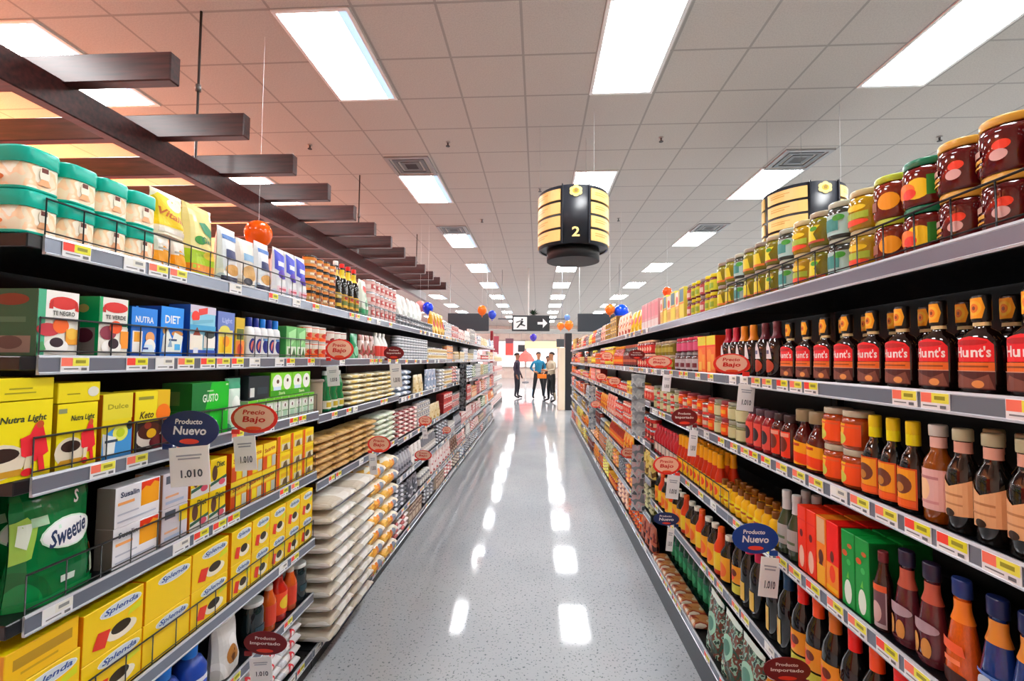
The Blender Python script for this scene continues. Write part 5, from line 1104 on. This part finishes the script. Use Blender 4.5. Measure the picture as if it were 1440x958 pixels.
# end units across the cross-aisle
def endunit(x0, x1, y0, y1, h, col, shelves, facedir, label, goods, gl):
    t = empty('end_shelf_unit', ((x0 + x1) / 2, (y0 + y1) / 2, 0)); tag(t, label, 'shelf unit', 'shelf units past the cross aisle')
    hx, hy = (x1 - x0) / 2, (y1 - y0) / 2
    m = MB(); m.box(-hx * .3, hx * .3, -hy, hy, 0, h, col, .01); link('core_panel', m.mesh('core_panel'), t)
    m = MB(); m.box(-hx, hx, -hy, hy, 0, .1, '2a2c30', .005); link('plinth', m.mesh('plinth'), t)
    for k in range(shelves):
        z = .12 + k * (h - .12) / shelves
        m = MB(); m.box(-hx, hx, -hy, hy, z - .015, z + .015, col, .003); link('shelf', m.mesh('shelf'), t)
        c = rf.choice(goods); kk = KL[c * 6 + 1][1] if k % 2 else KL[c * 6 + 2][1]
        for sd in (-1, 1):
            n = int(2 * hy / (kk.w + .01))
            for i in range(n):
                kk.put(((x0 + x1) / 2 + sd * (hx - kk.d / 2 - .01), y0 + .02 + kk.w / 2 + i * (kk.w + .01), z + .016), 0 if sd > 0 else math.pi, '%s, %s along, %s tier of %s' % ((NM_L[c] + (' carton' if k % 2 else ' pouch')), nth(i + 1), nth(k + 1), gl + (' aisle face' if (sd > 0) == (x0 < 0) else ' outer face')), 'goods on the end units')
endunit(-1.9, -1.33, 13.5, 16.6, 1.75, C('d9c9c8'), 5, 1, 'pale pink shelf unit beyond the rice side', [1, 5, 0, 2], 'pale unit')
endunit(1.0, 1.6, 13.4, 16.4, 1.9, C('24262b'), 5, -1, 'black shelf unit beyond the sauce side', [0, 7, 5, 2], 'black unit')
m = MB(); m.box(.60, .80, 13.35, 13.9, 0, 1.86, C('d6cbb6', .5), .01); m.box(.80, 1.0, 13.36, 13.9, 0, 2.3, C('1e1f24', .4), .01)
mk('display_column', m, 'beige and black display column past the sauce side', 'column')
# red display bay at the end of the rice side
m = MB(); m.box(-1.44, -1.36, 13.25, 13.45, .1, 2.35, C('7a1c24', .4), .01); m.box(-1.46, -1.34, 13.22, 13.47, 0, .1, '1c1d20', .004); m.box(-1.43, -1.37, 13.235, 13.25, 1.2, 1.35, 'e8441f', .004)
mk('display_column', m, 'dark red narrow display column past the rice side', 'column')
# lit shop front: bright windows, banners, screens
m_win = EMIT('daylit_shop_window', (1.0, .90, .88, 1), 1.15)
for i in range(5):
    m = MB(); x = -6.2 + i * 2.6
    m.box(x + .05, x + 2.5, 35.9, 35.93, .9, 2.95, m_win)
    for a in ((x, x + .06), (x + 2.5, x + 2.56)): m.box(a[0], a[1], 35.85, 35.98, .8, 3.05, C('b8b2ac'))
    m.box(x, x + 2.56, 35.85, 35.98, 2.95, 3.05, C('b8b2ac')); m.box(x, x + 2.56, 35.85, 35.98, .8, .9, C('b8b2ac'))
    structure('window_%d' % (i + 1), m)
def banner(x, y, z0, z1, w_, col, lb, col2=None, cat='banner'):
    m = MB(); m.box(x - w_ / 2, x + w_ / 2, y - .02, y + .02, z0, z1, C(col, .5), .004)
    if col2: m.art([('r', .0, .7, 1, 1, col2)], lambda u, v, o: (x - w_ / 2 + w_ * u, y - .02 - o, z0 + (z1 - z0) * v), off=.003)
    m.tube([(x, y, z1), (x, y, CEIL)], .006, '8a8a88', 5)
    mk(cat.replace(' ', '_'), m, lb, cat)
banner(-1.95, 30, 1.76, 2.9, .54, 'e8504a', 'coral red hanging banner with dark top', '5a3a44')
banner(-1.15, 30, 2.0, 2.48, .46, '26282c', 'black hanging screen at the shop end', None, 'hanging screen')
t = empty('parasol', (-.82, 29.0, 0)); tag(t, 'coral red parasol behind the shoppers', 'parasol')
m = MB(); m.lathe([(.62, 1.35, C('f0625a', .5)), (.60, 1.42, C('f0625a', .5)), (.34, 1.85, C('f0625a', .5)), (.02, 2.08, C('f0625a', .5))], 10, smooth=False, bottom=False); link('canopy', m.mesh('canopy'), t)
m = MB(); m.tube([(0, 0, 0), (0, 0, 2.06)], .02, 'c8c8c4'); m.lathe([(.22, 0, '6a6a6c'), (.22, .05, '6a6a6c'), (.05, .08, '6a6a6c')], 16); link('pole', m.mesh('pole'), t)
banner(1.50, 30, 2.35, 2.88, .58, '2c2e30', 'dark hanging screen near the display column', None, 'hanging screen')
banner(-2.75, 29, 1.8, 3.0, .35, '8a3a44', 'maroon narrow banner at the shop end')
banner(.3, 33, 2.3, 2.85, 2.6, 'f2cfa8', 'long peach banner below the soffit')
banner(-3.6, 32, 1.3, 2.5, 1.0, 'eec4cc', 'pink banner at the shop end')

# ------------------------------------------------------------------ people
def person(loc, rz, shirt, trousers, skin, hair, label, pose=0, held=None, h=1.72):
    """one continuous body grown over a skeleton"""
    k = h / 1.75
    J = {'pelvis': (0, 0, .95, .125, .10), 'waist': (0, .0, 1.10, .125, .095), 'chest': (0, -.01, 1.30, .155, .105), 'neck0': (0, 0, 1.46, .07, .065), 'neck1': (0, -.005, 1.53, .052, .055), 'head0': (0, -.015, 1.60, .066, .078), 'head1': (0, -.01, 1.70, .072, .088), 'head2': (0, 0, 1.75, .045, .055),
         'shL': (-.165, 0, 1.41, .062, .058), 'shR': (.165, 0, 1.41, .062, .058), 'hipL': (-.085, 0, .88, .088, .09), 'hipR': (.085, 0, .88, .088, .09)}
    st = .07 if pose == 0 else .14
    J.update({'kneeL': (-.10 - st * .3, -.02, .49, .058, .06), 'ankL': (-.10 - st * .6, .02, .09, .038, .042), 'toeL': (-.12 - st * .6, -.15, .03, .038, .026), 'kneeR': (.10 + st * .3, -.02, .49, .058, .06), 'ankR': (.10 + st * .6, .02, .09, .038, .042), 'toeR': (.12 + st * .6, -.15, .03, .038, .026)})
    if pose == 0:
        J.update({'elL': (-.22, .03, 1.14, .042, .042), 'wrL': (-.22, -.06, .90, .028, .03), 'haL': (-.215, -.09, .82, .022, .036), 'elR': (.22, .03, 1.14, .042, .042), 'wrR': (.21, -.08, .91, .028, .03), 'haR': (.205, -.11, .83, .022, .036)})
    elif pose == 1:
        J.update({'elL': (-.25, .07, 1.16, .042, .042), 'wrL': (-.17, -.10, 1.02, .028, .03), 'haL': (-.13, -.16, 1.0, .022, .036), 'elR': (.25, .07, 1.16, .042, .042), 'wrR': (.17, -.10, 1.02, .028, .03), 'haR': (.13, -.16, 1.0, .022, .036)})
    else:
        J.update({'elL': (-.22, -.02, 1.15, .042, .042), 'wrL': (-.12, -.24, 1.12, .028, .03), 'haL': (-.07, -.30, 1.13, .022, .036), 'elR': (.22, -.02, 1.15, .042, .042), 'wrR': (.12, -.24, 1.12, .028, .03), 'haR': (.07, -.30, 1.13, .022, .036)})
    E_ = [('pelvis', 'waist'), ('waist', 'chest'), ('chest', 'neck0'), ('neck0', 'neck1'), ('neck1', 'head0'), ('head0', 'head1'), ('head1', 'head2'), ('chest', 'shL'), ('chest', 'shR'), ('shL', 'elL'), ('elL', 'wrL'), ('wrL', 'haL'), ('shR', 'elR'), ('elR', 'wrR'), ('wrR', 'haR'), ('pelvis', 'hipL'), ('pelvis', 'hipR'), ('hipL', 'kneeL'), ('kneeL', 'ankL'), ('ankL', 'toeL'), ('hipR', 'kneeR'), ('kneeR', 'ankR'), ('ankR', 'toeR')]
    for s_, sd in (('L', -1), ('R', 1)):
        w0 = Vector(J['ha' + s_][:3]); wv = (w0 - Vector(J['wr' + s_][:3])).normalized(); side = Vector((0, 1, 0)) if pose == 0 else Vector((0, 0, 1))
        for q in range(4):
            b0 = w0 + side * (.022 - .0145 * q) + wv * .012; L = (.062, .07, .066, .052)[q]
            J['f%s%da' % (s_, q)] = tuple(b0 + wv * L * .5) + (.0085, .0085); J['f%s%db' % (s_, q)] = tuple(b0 + wv * L + Vector((-sd * .012, 0, 0))) + (.007, .007)
            E_ += [('ha' + s_, 'f%s%da' % (s_, q)), ('f%s%da' % (s_, q), 'f%s%db' % (s_, q))]
        J['th' + s_] = tuple(w0 + side * .045 + wv * .02) + (.009, .009); E_.append(('ha' + s_, 'th' + s_))
    names = list(J); ix = {n: i for i, n in enumerate(names)}
    me = bpy.data.meshes.new('body'); me.from_pydata([J[n][:3] for n in names], [(ix[a], ix[b]) for a, b in E_], [])
    o = bpy.data.objects.new('tmp_body', me); COL.objects.link(o)
    md = o.modifiers.new('skin', 'SKIN'); md.use_smooth_shade = True
    for i, n in enumerate(names):
        sv = me.skin_vertices[0].data[i]; sv.radius = (J[n][3], J[n][4]); sv.use_root = (n == 'pelvis')
    o.modifiers.new('sub', 'SUBSURF').levels = 1
    dg = bpy.context.evaluated_depsgraph_get(); dg.update()
    bm_ = bpy.data.meshes.new_from_object(o.evaluated_get(dg)); bpy.data.objects.remove(o)
    bm_.name = 'body'
    for c in (shirt, trousers, skin, '17161a'): bm_.materials.append(C(c, .7))
    for p in bm_.polygons:
        c = p.center; ax = abs(c.x)
        if c.z > 1.485: mi = 2
        elif c.z < .10: mi = 3
        elif c.z < .97 and ax < .2 and not (c.y < -.13): mi = 1
        elif min((c - Vector(J['haL'][:3])).length, (c - Vector(J['haR'][:3])).length) < .115: mi = 2
        elif c.z < .97 and ax < .19: mi = 1
        else: mi = 0
        p.material_index = mi
    root = empty('person', loc, rz); root.scale = (k * 1.18, k * 1.15, k); tag(root, label, 'person')
    link('body', bm_, root)
    m = MB(); Hm = C(hair, .8)
    for i in range(7):
        for j in range(14):
            pts = []
            for a, b in ((i, j), (i, j + 1), (i + 1, j + 1), (i + 1, j)):
                th = a / 7 * 1.75; ph = b / 14 * 2 * math.pi
                f_ = 1.0; zz = math.cos(th) * .105
                yy = math.sin(th) * math.sin(ph) * .105; xx = math.sin(th) * math.cos(ph) * .086
                if yy < -.02 and zz < .03: yy *= .55; zz = max(zz, .03); xx *= .9
                pts.append((xx, .008 + yy, 1.685 + zz))
            m.face(pts, Hm, True)
    link('hair', m.mesh('hair'), root)
    m = MB()
    m.face([(-.012, -.088, 1.64), (.012, -.088, 1.64), (0, -.112, 1.645)], skin); m.face([(-.012, -.088, 1.64), (0, -.112, 1.645), (0, -.09, 1.69)], skin); m.face([(0, -.112, 1.645), (.012, -.088, 1.64), (0, -.09, 1.69)], skin)
    for s_ in (-1, 1):
        m.lathe([(.001, 1.672, 'f0ece6'), (.009, 1.675, 'f0ece6'), (.009, 1.681, '201a18'), (.001, 1.684, '201a18')], 8, cx=s_ * .03, cy=-.086)
        m.box(s_ * .078 - .008, s_ * .078 + .008, -.012, .018, 1.635, 1.69, skin, .004)
    m.box(-.022, .022, -.094, -.084, 1.607, 1.615, '8a4a40', .002)
    link('face', m.mesh('face'), root)
    return root
person((-.82, 17.3, 0), math.radians(75), '2c2030', '1a1c26', '8a5f4a', '17110f', 'person in dark purple top and dark trousers, standing with arms down', 0)
person((.01, 17.3, 0), math.radians(20), '14708f', '15161b', 'a87858', '1a1412', 'person in teal shirt and black trousers, hands near the waist', 1, h=1.76)
person((.47, 15.9, 0), math.radians(-60), 'b0a894', '10161a', 'a87a5c', '1a1412', 'person in beige shirt and dark trousers, side on, hands forward', 2, h=1.74)
person((.40, 18.6, 0), math.radians(10), '1c1a1e', '15151a', '8a5f4a', '120e0e', 'person in black clothes standing behind the beige shirt', 0, h=1.62)
t = empty('shopping_basket', (.13, 15.68, .84)); tag(t, 'orange shopping basket held by the person in beige', 'basket')
m = MB()
for (a, b) in (((-.16, .0), (.16, .012)),): m.box(-.15, .15, -.10, .10, 0, .01, 'e0782c', .002)
for s_ in ((-.16, -.15, -.11, .11), (.15, .16, -.11, .11), (-.15, .15, -.11, -.10), (-.15, .15, .10, .11)): m.box(*s_, 0, .15, 'e8862e', .002)
link('basket_tub', m.mesh('basket_tub'), t)
m = MB(); m.tube([(-.155, 0, .14), (-.12, 0, .24), (0, 0, .27), (.12, 0, .24), (.155, 0, .14)], .006, '2a2a2c', 6); link('handle', m.mesh('handle'), t)
